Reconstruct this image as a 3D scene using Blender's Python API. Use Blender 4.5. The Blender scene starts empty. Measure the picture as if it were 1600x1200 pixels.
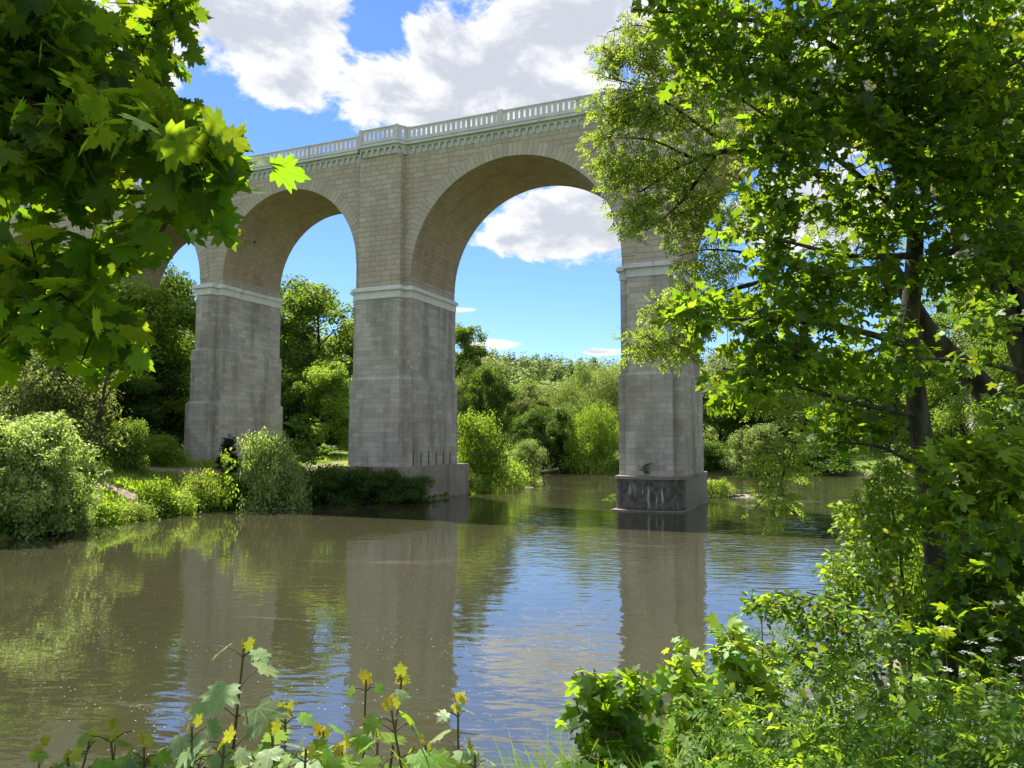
import bpy, math, random
import numpy as np
from mathutils import Vector, Matrix

SC = bpy.context.scene
COL = SC.collection
PI = math.pi
rng = np.random.default_rng(11)
random.seed(5)

# ------------------------------------------------------------------ camera frame
YAW, PITCH = math.radians(22.8), math.atan(90 / 1200)
CAM = np.array([0.0, 0.0, 5.58])
RV = np.array([math.cos(YAW), math.sin(YAW), 0])
F0 = np.array([-math.sin(YAW), math.cos(YAW), 0])
FV = F0 * math.cos(PITCH) + np.array([0, 0, math.sin(PITCH)])
UV_ = -F0 * math.sin(PITCH) + np.array([0, 0, math.cos(PITCH)])

def P(px, py, d):
    """world point seen at photo pixel (px,py) at distance d along the view axis"""
    return CAM + RV * ((px - 800) / 1200 * d) + UV_ * (-(py - 600) / 1200 * d) + FV * d

SUN_EL, SUN_AZ = math.radians(57), math.radians(-52)      # azimuth from +Y towards +X
SUNV = np.array([math.sin(SUN_AZ) * math.cos(SUN_EL), math.cos(SUN_AZ) * math.cos(SUN_EL), math.sin(SUN_EL)])
EXPO = 1.40

# ------------------------------------------------------------------ node helpers
class NT:
    def __init__(s, tree):
        s.t = tree; s.n = tree.nodes; s.l = tree.links
    def node(s, typ, **kw):
        n = s.n.new(typ)
        for k, v in kw.items(): setattr(n, k, v)
        return n
    def set(s, sock, v):
        if hasattr(v, 'links') or hasattr(v, 'is_output'): s.l.new(v, sock)
        else:
            if isinstance(v, (tuple, list)) and len(v) == 3 and len(sock.default_value) == 4: v = (*v, 1)
            sock.default_value = v
    def math(s, op, a, b=None, c=None, clamp=False):
        n = s.node('ShaderNodeMath', operation=op); n.use_clamp = clamp
        for i, v in enumerate((a, b, c)):
            if v is not None: s.set(n.inputs[i], v)
        return n.outputs[0]
    def ss(s, x, lo, hi, a=0.0, b=1.0):
        n = s.node('ShaderNodeMapRange', interpolation_type='SMOOTHSTEP')
        s.set(n.inputs[0], x); s.set(n.inputs[1], lo); s.set(n.inputs[2], hi); s.set(n.inputs[3], a); s.set(n.inputs[4], b)
        return n.outputs[0]
    def mix(s, f, a, b, mode='MIX'):
        n = s.node('ShaderNodeMix', data_type='RGBA', blend_type=mode)
        s.set(n.inputs[0], f); s.set(n.inputs[6], a); s.set(n.inputs[7], b)
        return n.outputs[2]
    def noise(s, vec, scale, detail=4, rough=.55, dist=0):
        n = s.node('ShaderNodeTexNoise')
        if vec is not None: s.l.new(vec, n.inputs['Vector'])
        n.inputs['Scale'].default_value = scale; n.inputs['Detail'].default_value = detail
        n.inputs['Roughness'].default_value = rough; n.inputs['Distortion'].default_value = dist
        return n.outputs['Fac']
    def mapping(s, vec, sc=(1, 1, 1), loc=(0, 0, 0)):
        n = s.node('ShaderNodeMapping'); s.l.new(vec, n.inputs[0])
        n.inputs['Scale'].default_value = sc; n.inputs['Location'].default_value = loc
        return n.outputs[0]
    def hsv(s, col, h=.5, sat=1., v=1.):
        n = s.node('ShaderNodeHueSaturation')
        s.set(n.inputs['Color'], col); s.set(n.inputs['Hue'], h); s.set(n.inputs['Saturation'], sat); s.set(n.inputs['Value'], v)
        return n.outputs[0]

def newmat(name):
    m = bpy.data.materials.new(name); m.use_nodes = True
    m.node_tree.nodes.clear()
    t = NT(m.node_tree)
    out = t.node('ShaderNodeOutputMaterial')
    return m, t, out

def principled(t, out, col, rough=.8, bump=None, bstr=.3, bdist=.02, spec=.3):
    p = t.node('ShaderNodeBsdfPrincipled')
    t.set(p.inputs['Base Color'], col); t.set(p.inputs['Roughness'], rough)
    p.inputs['Specular IOR Level'].default_value = spec
    if bump is not None:
        b = t.node('ShaderNodeBump'); b.inputs['Strength'].default_value = bstr; b.inputs['Distance'].default_value = bdist
        t.l.new(bump, b.inputs['Height']); t.l.new(b.outputs[0], p.inputs['Normal'])
    t.l.new(p.outputs[0], out.inputs[0])
    return p

def leafmat(name, col, tcol=None, tr=.42, var=.35, gloss=.05, hue=.04, veins=False, stands=0):
    m, t, out = newmat(name)
    if tcol is None: tcol = (col[0] * 2.6 + .02, col[1] * 2.3 + .03, col[2] * .8)
    g = t.node('ShaderNodeNewGeometry'); oi = t.node('ShaderNodeObjectInfo')
    r = g.outputs['Random Per Island']
    r2 = t.math('FRACT', t.math('MULTIPLY', r, 37.7))
    ov = t.math('MULTIPLY_ADD', oi.outputs['Random'], .24, .88)
    v = t.math('MULTIPLY', t.math('MULTIPLY_ADD', r, 2 * var, 1 - var), ov)
    h = t.math('MULTIPLY_ADD', r2, hue, .5 - hue * .6)
    if stands:      # species differ from tree to tree over the hillside
        sn = t.noise(t.mapping(t.node('ShaderNodeTexCoord').outputs['Object'], (1, 1, .5)), stands, 3, .6)
        v = t.math('MULTIPLY', v, t.ss(sn, .33, .67, .55, 1.35)); h = t.math('ADD', h, t.ss(sn, .35, .65, .022, -.022))
    c = t.hsv(col, h, 1.0, v); c2 = t.hsv(tcol, h, 1.0, v)
    if veins:       # pale veins fanning out from the leaf base, and a faint mottle
        uv = t.node('ShaderNodeUVMap').outputs[0]; sp = t.node('ShaderNodeSeparateXYZ'); t.l.new(uv, sp.inputs[0])
        ax = t.math('ABSOLUTE', sp.outputs[0]); y = sp.outputs[1]; ln = []
        for a in (0, 42, 84):
            ca, sa = math.cos(math.radians(a)), math.sin(math.radians(a))
            ln.append(t.math('ABSOLUTE', t.math('SUBTRACT', t.math('MULTIPLY', ax, ca), t.math('MULTIPLY', y, sa))))
        dm = t.math('MINIMUM', t.math('MINIMUM', ln[0], ln[1]), ln[2])
        side = t.math('ABSOLUTE', t.math('SINE', t.math('MULTIPLY', t.math('SUBTRACT', y, t.math('MULTIPLY', ax, .7)), 34.0)))
        vm = t.math('MAXIMUM', t.ss(dm, .022, .006), t.ss(side, .16, .04, 0, .3))
        mot = t.math('MULTIPLY_ADD', t.noise(uv, 5.0, 4, .6), .6, .7)
        c = t.hsv(t.mix(t.math('MULTIPLY', vm, .55), c, tuple(min(.6, q * 2.2 + .03) for q in col)), .5, 1, mot)
        c2 = t.hsv(t.mix(t.math('MULTIPLY', vm, .5), c2, tuple(q * .55 for q in tcol)), .5, 1, mot)
    d = t.node('ShaderNodeBsdfDiffuse'); t.l.new(c, d.inputs[0])
    tl = t.node('ShaderNodeBsdfTranslucent'); t.l.new(c2, tl.inputs[0])
    mx = t.node('ShaderNodeMixShader'); mx.inputs[0].default_value = tr
    t.l.new(d.outputs[0], mx.inputs[1]); t.l.new(tl.outputs[0], mx.inputs[2])
    gl = t.node('ShaderNodeBsdfGlossy'); gl.inputs['Roughness'].default_value = .5
    gl.inputs['Color'].default_value = (.55, .62, .5, 1)
    m2 = t.node('ShaderNodeMixShader'); m2.inputs[0].default_value = gloss
    t.l.new(mx.outputs[0], m2.inputs[1]); t.l.new(gl.outputs[0], m2.inputs[2])
    t.l.new(m2.outputs[0], out.inputs[0])
    return m

def barkmat(name, a, b, scale=6):
    m, t, out = newmat(name)
    tc = t.node('ShaderNodeTexCoord').outputs['Object']
    mp = t.mapping(tc, (1, 1, .22))
    n = t.noise(mp, scale, 6, .65); n2 = t.noise(tc, 2.2, 4)
    c = t.mix(t.ss(n, .35, .65), a, b)
    c = t.mix(t.ss(n2, .55, .75), c, (.06, .085, .025))
    principled(t, out, c, .9, n, .7, .03, .15)
    return m

def stonemat(name, ca, cb, mortar, bw, rh, msize=.012, stain=0., blue=0., offs=(0, 0), bumpstr=.5, warm=(.36, .27, .17)):
    """ashlar: UV in metres"""
    m, t, out = newmat(name)
    uv = t.node('ShaderNodeUVMap').outputs[0]
    pos = t.node('ShaderNodeTexCoord').outputs['Object']
    wob = t.node('ShaderNodeMapping'); t.l.new(uv, wob.inputs[0]); wob.inputs['Location'].default_value = (offs[0], offs[1], 0)
    br = t.node('ShaderNodeTexBrick')
    t.l.new(wob.outputs[0], br.inputs['Vector'])
    br.inputs['Color1'].default_value = (0, 0, 0, 1); br.inputs['Color2'].default_value = (1, 1, 1, 1); br.inputs['Mortar'].default_value = (.5, .5, .5, 1)
    br.inputs['Scale'].default_value = 1; br.inputs['Mortar Size'].default_value = msize
    br.inputs['Mortar Smooth'].default_value = .3
    br.inputs['Brick Width'].default_value = bw; br.inputs['Row Height'].default_value = rh
    br.offset = .5; br.squash = .75; br.squash_frequency = 3
    tint = t.node('ShaderNodeSeparateColor'); t.l.new(br.outputs[0], tint.inputs[0])
    n1 = t.noise(pos, .22, 6, .6); n2 = t.noise(pos, 5, 6, .65); n3 = t.noise(t.mapping(pos, (1, 1, .16)), .55, 6, .62)
    c = t.mix(tint.outputs[0], ca, cb)
    c = t.mix(t.ss(n1, .40, .72, 0, .45), c, warm)
    c = t.hsv(c, .5, 1, t.math('MULTIPLY_ADD', n2, .5, .75))
    if stain > 0:
        c = t.mix(t.ss(n3, .45, .68, 0, stain), c, (.075, .07, .065))
        n4 = t.noise(t.mapping(pos, (1, 1, .1), (7, 3, 0)), .9, 5, .6)
        c = t.mix(t.ss(n4, .56, .72, 0, stain * .8), c, (.42, .40, .37))
    c = t.mix(t.math('MULTIPLY', br.outputs['Fac'], .55), c, mortar)
    hgt = t.math('ADD', t.math('MULTIPLY', br.outputs['Fac'], -1.0), t.math('MULTIPLY', n2, .55))
    principled(t, out, c, .9, hgt, bumpstr, .03, .2)
    return m

# ------------------------------------------------------------------ mesh helpers
def mkmesh(name, V, F, uv=None, smooth=False):
    """V (n,3); F (m,k) array or list of index tuples"""
    me = bpy.data.meshes.new(name)
    V = np.asarray(V, dtype=np.float32)
    if isinstance(F, np.ndarray):
        m, k = F.shape
        loops = F.reshape(-1).astype(np.int32); starts = (np.arange(m) * k).astype(np.int32); tot = np.full(m, k, np.int32)
    else:
        tot = np.array([len(f) for f in F], np.int32); starts = np.concatenate([[0], np.cumsum(tot)[:-1]]).astype(np.int32)
        loops = np.array([i for f in F for i in f], np.int32)
    me.vertices.add(len(V)); me.vertices.foreach_set('co', V.reshape(-1))
    me.loops.add(len(loops)); me.loops.foreach_set('vertex_index', loops)
    me.polygons.add(len(tot)); me.polygons.foreach_set('loop_start', starts); me.polygons.foreach_set('loop_total', tot)
    if uv is not None:
        l = me.uv_layers.new(name='UVMap'); l.data.foreach_set('uv', np.asarray(uv, np.float32).reshape(-1))
    me.update(calc_edges=True)
    if smooth: me.polygons.foreach_set('use_smooth', np.ones(len(tot), bool))
    me.validate()
    return me

def link(name, me, mat=None, parent=None, loc=None):
    o = bpy.data.objects.new(name, me); COL.objects.link(o)
    if mat is not None and not me.materials: me.materials.append(mat)
    if parent is not None: o.parent = parent
    if loc is not None: o.location = loc
    return o

def tag(o, label, cat, group=None):
    o['label'] = label; o['category'] = cat
    if group: o['group'] = group
    return o

def thing(name, label, cat, loc=(0, 0, 0), group=None):
    o = bpy.data.objects.new(name, None); COL.objects.link(o); o.location = loc; o.empty_display_size = .3
    return tag(o, label, cat, group)

class MB:
    """collects faces with UVs; build() links ONE mesh"""
    def __init__(s): s.v = []; s.f = []; s.uv = []
    def face(s, pts, uv=None):
        b = len(s.v); s.v += [tuple(p) for p in pts]; s.f.append(tuple(range(b, b + len(pts))))
        if uv is None:
            p = [np.array(q, float) for q in pts]
            n = np.abs(np.cross(p[1] - p[0], p[2] - p[0]))
            k = int(np.argmax(n))
            uv = [(q[1], q[2]) if k == 0 else (q[0], q[2]) if k == 1 else (q[0], q[1]) for q in p]
        s.uv += [tuple(u) for u in uv]
    def box(s, x0, x1, y0, y1, z0, z1, ch=0):
        s.prism([(x0, y0), (x1, y0), (x1, y1), (x0, y1)], z0, z1)
    def prism(s, poly, z0, z1, poly_top=None):
        """vertical prism of a CCW plan polygon"""
        pt = poly_top or poly; n = len(poly)
        for i in range(n):
            j = (i + 1) % n
            a, b = poly[i], poly[j]
            s.face([(a[0], a[1], z0), (b[0], b[1], z0), (pt[j][0], pt[j][1], z1), (pt[i][0], pt[i][1], z1)])
        s.face([(p[0], p[1], z1) for p in pt]); s.face([(p[0], p[1], z0) for p in reversed(poly)])
    def build(s, name, mat, parent=None, smooth=False):
        me = mkmesh(name, s.v, s.f, s.uv, smooth)
        return link(name, me, mat, parent)

def tube_mesh(paths, sides=7):
    """paths: list of (pts (n,3), radii (n,)) -> verts, quads"""
    V = []; F = []; b = 0
    ang = np.arange(sides) / sides * 2 * PI
    ca, sa = np.cos(ang), np.sin(ang)
    for pts, rad in paths:
        pts = np.asarray(pts, float); rad = np.asarray(rad, float); n = len(pts)
        T = np.gradient(pts, axis=0); T /= np.linalg.norm(T, axis=1, keepdims=True) + 1e-9
        ref = np.array([0, 0, 1.]) if abs(T[0][2]) < .9 else np.array([1., 0, 0])
        A = np.cross(T, ref); A /= np.linalg.norm(A, axis=1, keepdims=True) + 1e-9
        B = np.cross(T, A)
        ring = pts[:, None, :] + rad[:, None, None] * (A[:, None, :] * ca[None, :, None] + B[:, None, :] * sa[None, :, None])
        V.append(ring.reshape(-1, 3))
        i = np.arange(n - 1)[:, None] * sides; k = np.arange(sides)[None, :]; k2 = (k + 1) % sides
        F.append(np.stack([b + i + k, b + i + k2, b + i + sides + k2, b + i + sides + k], -1).reshape(-1, 4))
        b += n * sides
    return np.concatenate(V), np.concatenate(F)

def smooth_path(ctrl, n=14):
    """Catmull-Rom through control rows (x,y,z,r)"""
    c = np.asarray(ctrl, float); c = np.vstack([2 * c[0] - c[1], c, 2 * c[-1] - c[-2]])
    out = []
    for i in range(1, len(c) - 2):
        for t in np.linspace(0, 1, n, endpoint=False):
            p0, p1, p2, p3 = c[i - 1:i + 3]
            out.append(.5 * (2 * p1 + (p2 - p0) * t + (2 * p0 - 5 * p1 + 4 * p2 - p3) * t * t + (3 * p1 - p0 - 3 * p2 + p3) * t ** 3))
    out.append(c[-2]); out = np.array(out)
    return out[:, :3], np.maximum(out[:, 3], .003)

# ------------------------------------------------------------------ leaves
def unit(a): return a / (np.linalg.norm(a, axis=-1, keepdims=True) + 1e-9)

def leaf_mesh(name, tmpl, pos, nrm, tip, size):
    """tmpl = (verts (k,3), faces list/array of equal length)"""
    tv, tf = tmpl
    nrm = unit(nrm); x = unit(np.cross(tip, nrm)); y = np.cross(nrm, x)
    size = np.broadcast_to(np.asarray(size, float), (len(pos),))
    tvn = tv[None] * size[:, None, None]
    V = pos[:, None, :] + tvn[..., 0:1] * x[:, None] + tvn[..., 1:2] * y[:, None] + tvn[..., 2:3] * nrm[:, None]
    k = len(tv); F = (tf[None] + (np.arange(len(pos)) * k)[:, None, None]).reshape(-1, tf.shape[1])
    uv = None
    if len(tv) >= 16: uv = np.tile(tv[tf.reshape(-1)][:, :2], (len(pos), 1))
    return mkmesh(name, V.reshape(-1, 3), F, uv)

DIAMOND = (np.array([[0, 0, 0], [.36, .5, .07], [0, 1, -.05], [-.36, .5, .07]]), np.array([[0, 1, 2, 3]]))
SLIM = (np.array([[0, 0, 0], [.16, .45, .04], [0, 1, -.12], [-.16, .45, .04]]), np.array([[0, 1, 2, 3]]))
OVAL = (np.array([[0, 0, 0], [.26, .25, .05], [.30, .55, .05], [0, 1, -.08], [-.30, .55, .05], [-.26, .25, .05]]), np.array([[0, 1, 2], [0, 2, 3], [0, 3, 4], [0, 4, 5]]))
BLADE = (np.array([[-.03, 0, 0], [.03, 0, 0], [.02, .55, .05], [0, 1, .22]]), np.array([[0, 1, 2], [0, 2, 3]]))

_half = [(.05, .0), (.17, -.10), (.40, -.08), (.34, .05), (.55, .15), (.38, .25), (.50, .33), (.66, .50), (.47, .49), (.50, .64), (.35, .58), (.21, .52), (.25, .70), (.17, .82), (.10, .80), (0, 1.02)]
def maple_template(half, cz=.05):
    pts = half + [(-x, y) for x, y in reversed(half[:-1])]
    v = [(0, .30, cz)]
    for x, y in pts:
        r = math.hypot(x, y - .3)
        v.append((x, y, cz - .28 * r * r + .10 * abs(x)))
    n = len(pts)
    f = [(0, i + 1, (i + 1) % n + 1) for i in range(n)]
    return np.array(v), np.array(f)
MAPLE = maple_template(_half)
MAPLE_LO = maple_template([(.08, 0), (.40, -.08), (.36, .10), (.40, .24), (.66, .50), (.42, .55), (.20, .52), (.20, .78), (0, 1.02)])

def pinnate(n=4, w=.13, ll=.34):
    v = []; f = []
    for k in range(n):
        t = .18 + .8 * k / n
        for sx in (-1, 1):
            b = len(v); d = np.array([sx * .86, .5, -.12]); q = np.array([-.5 * sx, .86, 0]) * w
            o = np.array([0, t, 0.])
            v += [o, o + d * ll * .5 + q * .5, o + d * ll, o + d * ll * .5 - q * .5]; f.append((b, b + 1, b + 2, b + 3))
    b = len(v); v += [np.array([0, .9, 0.]), np.array([w * .5, 1.08, 0]), np.array([0, 1.28, -.05]), np.array([-w * .5, 1.08, 0])]; f.append((b, b + 1, b + 2, b + 3))
    return np.array(v), np.array(f)
PINN = pinnate()
TUFT = pinnate(3, .22, .42)

# ------------------------------------------------------------------ materials
LM = {
 'maple': leafmat('maple_leaf', (.024, .055, .008), (.36, .56, .016), .5, .3, .015, veins=True),
 'maple_far': leafmat('maple_leaf_right', (.032, .075, .010), (.36, .56, .016), .5, .35, .03),
 'young': leafmat('young_leaf', (.38, .37, .04), (.55, .52, .03), .4, .25, .05, veins=True),
 'small': leafmat('small_leaf', (.14, .195, .035), (.44, .58, .05), .48, .3, .04),
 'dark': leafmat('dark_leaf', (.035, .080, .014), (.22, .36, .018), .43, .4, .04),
 'mid': leafmat('mid_leaf', (.062, .125, .018), (.32, .48, .022), .45, .4, .05),
 'bright': leafmat('bright_leaf', (.135, .23, .028), (.42, .60, .035), .48, .35, .04),
 'willow': leafmat('willow_leaf', (.15, .21, .06), (.42, .54, .085), .46, .35, .06),
 'willowbush': leafmat('willow_bush_leaf', (.21, .30, .085), (.52, .66, .11), .47, .4, .08),
 'olive': leafmat('olive_leaf', (.11, .14, .045), (.32, .40, .06), .42, .35, .05),
 'sap': leafmat('sapling_leaf', (.14, .25, .022), (.46, .62, .025), .5, .3, .05),
 'herb': leafmat('herb_leaf', (.055, .12, .016), (.34, .52, .025), .49, .5, .022),
 'grass': leafmat('grass_blade', (.17, .27, .035), (.50, .66, .06), .47, .4, .04),
 'wood': leafmat('far_wood_leaf', (.13, .18, .065), (.34, .43, .10), .44, .4, .04, stands=.11),  # paler, greyer green stands in for distance haze
 'conifer': leafmat('conifer_leaf', (.018, .045, .016), (.03, .07, .02), .2, .3, .03),
 'flower': leafmat('white_petal', (.60, .62, .57), (.5, .52, .46), .3, .1, .02, .0),
}
BARK = barkmat('bark_dark', (.016, .014, .011), (.055, .047, .036))
BARK_G = barkmat('bark_grey', (.026, .023, .018), (.085, .075, .058), 9)
STEM = leafmat('green_stem', (.10, .12, .03), (.1, .1, .03), .1, .2)
STEM_R = leafmat('brown_stem', (.09, .06, .03), (.1, .08, .03), .1, .2)

# ------------------------------------------------------------------ terrain
RIVER = np.array([(-140, -6), (-60, 2), (-14, 4.5), (-5, 6.9), (-2.2, 8), (-.6, 11), (.2, 16), (1.6, 25), (3, 48), (4.6, 62), (6, 78), (12, 92), (40, 104), (140, 120),
                  (140, 160), (40, 147), (6, 144), (-10, 141), (-22, 133), (-30, 131), (-36, 139), (-49, 152), (-70, 160), (-74, 152), (-56, 138), (-46, 118), (-38.5, 103), (-37.8, 98), (-40, 88), (-38, 78), (-36.6, 74.5),
                  (-35.9, 66), (-36.5, 60.6), (-40, 59.2), (-45, 58.0), (-47.6, 52.8), (-48.3, 44.2), (-47.0, 38.3), (-43.3, 28.8), (-50, 22), (-80, 16), (-140, 14)], float)

def river_sd(x, y):
    """signed distance to the river outline, negative in the water"""
    x = np.asarray(x, float); y = np.asarray(y, float)
    d = np.full(x.shape, 1e9); inside = np.zeros(x.shape, bool)
    n = len(RIVER)
    for i in range(n):
        ax, ay = RIVER[i]; bx, by = RIVER[(i + 1) % n]
        ex, ey = bx - ax, by - ay
        t = np.clip(((x - ax) * ex + (y - ay) * ey) / (ex * ex + ey * ey), 0, 1)
        d = np.minimum(d, np.hypot(x - ax - t * ex, y - ay - t * ey))
        c = ((ay > y) != (by > y)) & (x < ex * (y - ay) / (ey + 1e-12) + ax)
        inside ^= c
    return np.where(inside, -d, d)

def sstep(a, b, x):
    t = np.clip((x - a) / (b - a), 0, 1); return t * t * (3 - 2 * t)

def wav(x, y):
    return (np.sin(x * .31 + 1.3) * np.cos(y * .27 + .4) * .5 + np.sin(x * .83 + y * .61) * .25 + np.sin(x * 1.9 - y * 1.45) * .12)

def ground_z(x, y):
    x = np.asarray(x, float); y = np.asarray(y, float)
    d = river_sd(x, y) + .35 * wav(x * 1.7, y * 1.7)
    near = 1 - sstep(16, 30, y + np.maximum(0, -x - 12) * 2)          # the bank the camera stands on
    right = sstep(2, 9, x) * (1 - sstep(80, 100, y))
    H = 3.5 + .55 * near - .1 * right
    W = 17 - 10.6 * near - 8 * np.clip(right - near, 0, 1)
    spit = np.exp(-(((x + 40) / 7) ** 2 + ((y - 94) / 9) ** 2))
    H = H * (1 - .65 * spit)
    t = np.clip(d / W, 0, 1)
    z = H * (1 - (1 - t) ** 2.2)
    z = np.where(d < 0, np.maximum(-1.2, d * .5), z)
    z = z + .10 * wav(x, y) * np.clip(d / 4, 0, 1)
    hill = 34 * sstep(175, 420, y + .12 * np.abs(x + 60)) + 20 * sstep(-100, -260, x) + 14 * sstep(60, 220, x)
    return z + hill * np.clip(d / 20, 0, 1)

def gz(x, y): return float(ground_z(np.array([x]), np.array([y]))[0])

def axis(segs):
    a = []
    for lo, hi, st in segs: a += list(np.arange(lo, hi, st))
    return np.array(a + [segs[-1][1]])
xs = axis([(-1400, -300, 60), (-300, -110, 9), (-110, -70, 2), (-70, 14, .7), (14, 60, 2), (60, 300, 10), (300, 1400, 60)])
ys = axis([(-500, -60, 40), (-60, -8, 4), (-8, 30, .6), (30, 112, .9), (112, 180, 2), (180, 460, 9), (460, 1500, 60)])
GX, GY = np.meshgrid(xs, ys)
GZ = ground_z(GX, GY)
nx, ny = len(xs), len(ys)
idx = (np.arange(ny - 1)[:, None] * nx + np.arange(nx - 1)[None, :])
GF = np.stack([idx, idx + 1, idx + nx + 1, idx + nx], -1).reshape(-1, 4)
m, t, out = newmat('grassy_ground')
pos = t.node('ShaderNodeTexCoord').outputs['Object']
sep = t.node('ShaderNodeSeparateXYZ'); t.l.new(pos, sep.inputs[0])
n1 = t.noise(pos, .35, 6, .6); n2 = t.noise(pos, 3.2, 6, .65); n3 = t.noise(pos, 22, 4, .6)
c = t.mix(t.ss(n1, .35, .65), (.10, .16, .028), (.16, .215, .045))
c = t.mix(t.ss(n2, .50, .74, 0, .75), c, (.12, .095, .055))
c = t.hsv(c, .5, 1, t.math('MULTIPLY_ADD', n3, .8, .6))
zz = t.math('ADD', sep.outputs[2], t.math('MULTIPLY', n2, .35))
c = t.mix(t.ss(zz, .22, .5, 1, 0), c, (.20, .165, .11))
c = t.mix(t.ss(zz, .0, .2, .8, 0), c, (.055, .045, .03))
principled(t, out, c, .95, t.math('ADD', n2, t.math('MULTIPLY', n3, .4)), .6, .08, .1)
M_GROUND = m
g = link('ground', mkmesh('ground', np.stack([GX, GY, GZ], -1).reshape(-1, 3), GF, None, True), M_GROUND); g['kind'] = 'structure'

# water
m, t, out = newmat('muddy_river_water')
pos = t.node('ShaderNodeTexCoord').outputs['Object']
sep = t.node('ShaderNodeSeparateXYZ'); t.l.new(pos, sep.inputs[0])
big = t.noise(pos, .05, 4, .55)
patch = t.noise(t.mapping(pos, (1, .6, 1)), .10, 5, .6)
# waves run across the view: stretched along the viaduct
wm = t.node('ShaderNodeMapping', vector_type='TEXTURE'); t.l.new(pos, wm.inputs[0]); wm.inputs['Rotation'].default_value = (0, 0, YAW - .12); wm.inputs['Scale'].default_value = (1.5, .62, 1); wv = wm.outputs[0]
w1 = t.noise(wv, 1.25, 1.5, .4, .5); w2 = t.noise(wv, 4.2, 1, .4, .4); w3 = t.noise(pos, .35, 1, .4)
riff = t.math('MULTIPLY', t.ss(sep.outputs[1], 66, 84), t.ss(patch, .38, .62))
amp = t.math('ADD', t.ss(patch, .38, .68, .35, 1.0), t.math('MULTIPLY', riff, 1.4))
# smoother sheltered reach under the left bank
amp = t.math('MULTIPLY', amp, t.ss(t.math('ADD', sep.outputs[0], t.math('MULTIPLY', sep.outputs[1], .42)), -16, 6, .5, 1.9))
hgt = t.math('ADD', t.math('ADD', t.math('MULTIPLY', w1, 1.0), t.math('MULTIPLY', w2, .16)), t.math('MULTIPLY', w3, .8))
hgt = t.math('MULTIPLY', hgt, amp)
# floating pollen and scum specks
vo = t.node('ShaderNodeTexVoronoi'); t.l.new(pos, vo.inputs['Vector']); vo.inputs['Scale'].default_value = 7.5
vs = t.node('ShaderNodeSeparateColor'); t.l.new(vo.outputs['Color'], vs.inputs[0])
spk = t.math('MULTIPLY', t.math('LESS_THAN', vo.outputs['Distance'], .09), t.math('GREATER_THAN', vs.outputs[0], .45))
drift = t.noise(t.mapping(pos, (.5, 1.3, 1)), .16, 6, .65, .8)
spk = t.math('MULTIPLY', spk, t.ss(drift, .40, .62))
scum = t.math('MULTIPLY', t.ss(t.noise(t.mapping(pos, (.22, 1.0, 1)), .30, 7, .7, 1.6), .60, .70, 0, .35), t.ss(t.noise(pos, 7, 4, .7), .4, .6))
c = t.mix(t.ss(big, .35, .65), (.048, .045, .023), (.039, .039, .019))
c = t.mix(scum, c, (.30, .28, .21))
c = t.mix(spk, c, (.40, .38, .31))
p = principled(t, out, c, t.math('MULTIPLY_ADD', spk, .6, .012), hgt, 1.0, .017, .5)
p.inputs['IOR'].default_value = 2.5
M_WATER = m
pc = RIVER.mean(0)
big_r = [(-420, -260), (420, -260), (420, 420), (-420, 420)]
w = link('river_water', mkmesh('river_water', [(x, y, 0) for x, y in [(-141, -12), (141, -12), (141, 165), (-141, 165)]], [(0, 1, 2, 3)]), M_WATER); w['kind'] = 'structure'

# footpath past the left pier and the trodden bare patch
def ribbon(name, ctrl, wdt, mat, lift=.07):
    pts, rad = smooth_path([(x, y, 0, wd) for (x, y), wd in zip(ctrl, wdt)], 16)
    T = unit(np.gradient(pts, axis=0)); N = np.stack([-T[:, 1], T[:, 0], T[:, 2] * 0], -1)
    V = []
    K = 6
    for i in range(len(pts)):
        for k in range(K + 1):
            q = pts[i] + N[i] * rad[i] * (k / K * 2 - 1) * (1 + .16 * math.sin(i * 1.7 + k))
            V.append((q[0], q[1], gz(q[0], q[1]) + lift - (.10 if k in (0, K) else 0)))
    F = [(i * (K + 1) + k, i * (K + 1) + k + 1, (i + 1) * (K + 1) + k + 1, (i + 1) * (K + 1) + k) for i in range(len(pts) - 1) for k in range(K)]
    o = link(name, mkmesh(name, V, F, None, True), mat); o['kind'] = 'structure'
    return o
m, t, out = newmat('trodden_sandy_earth')
pos = t.node('ShaderNodeTexCoord').outputs['Object']
n1 = t.noise(pos, 1.3, 6, .65); n2 = t.noise(pos, 14, 5, .7)
c = t.mix(t.ss(n1, .35, .7), (.30, .24, .175), (.20, .165, .115)); c = t.hsv(c, .5, 1, t.math('MULTIPLY_ADD', n2, .7, .65))
principled(t, out, c, .95, n2, .6, .03, .1)
M_EARTH = m
PATH_C = [(-78, 40), (-66, 47), (-58.5, 52.5), (-54.5, 57.5), (-51.5, 63), (-49, 72), (-50, 90)]
ribbon('footpath', PATH_C, [1.4, 1.3, 1.2, 1.2, 1.1, 1.0, .8], M_EARTH)
PATCH_C = [(-54.0, 43.4), (-52.6, 44.3), (-51.0, 44.8), (-49.4, 44.4)]
ribbon('bare_earth_patch', PATCH_C, [.7, 1.8, 1.5, .4], M_EARTH, .10)
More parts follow.
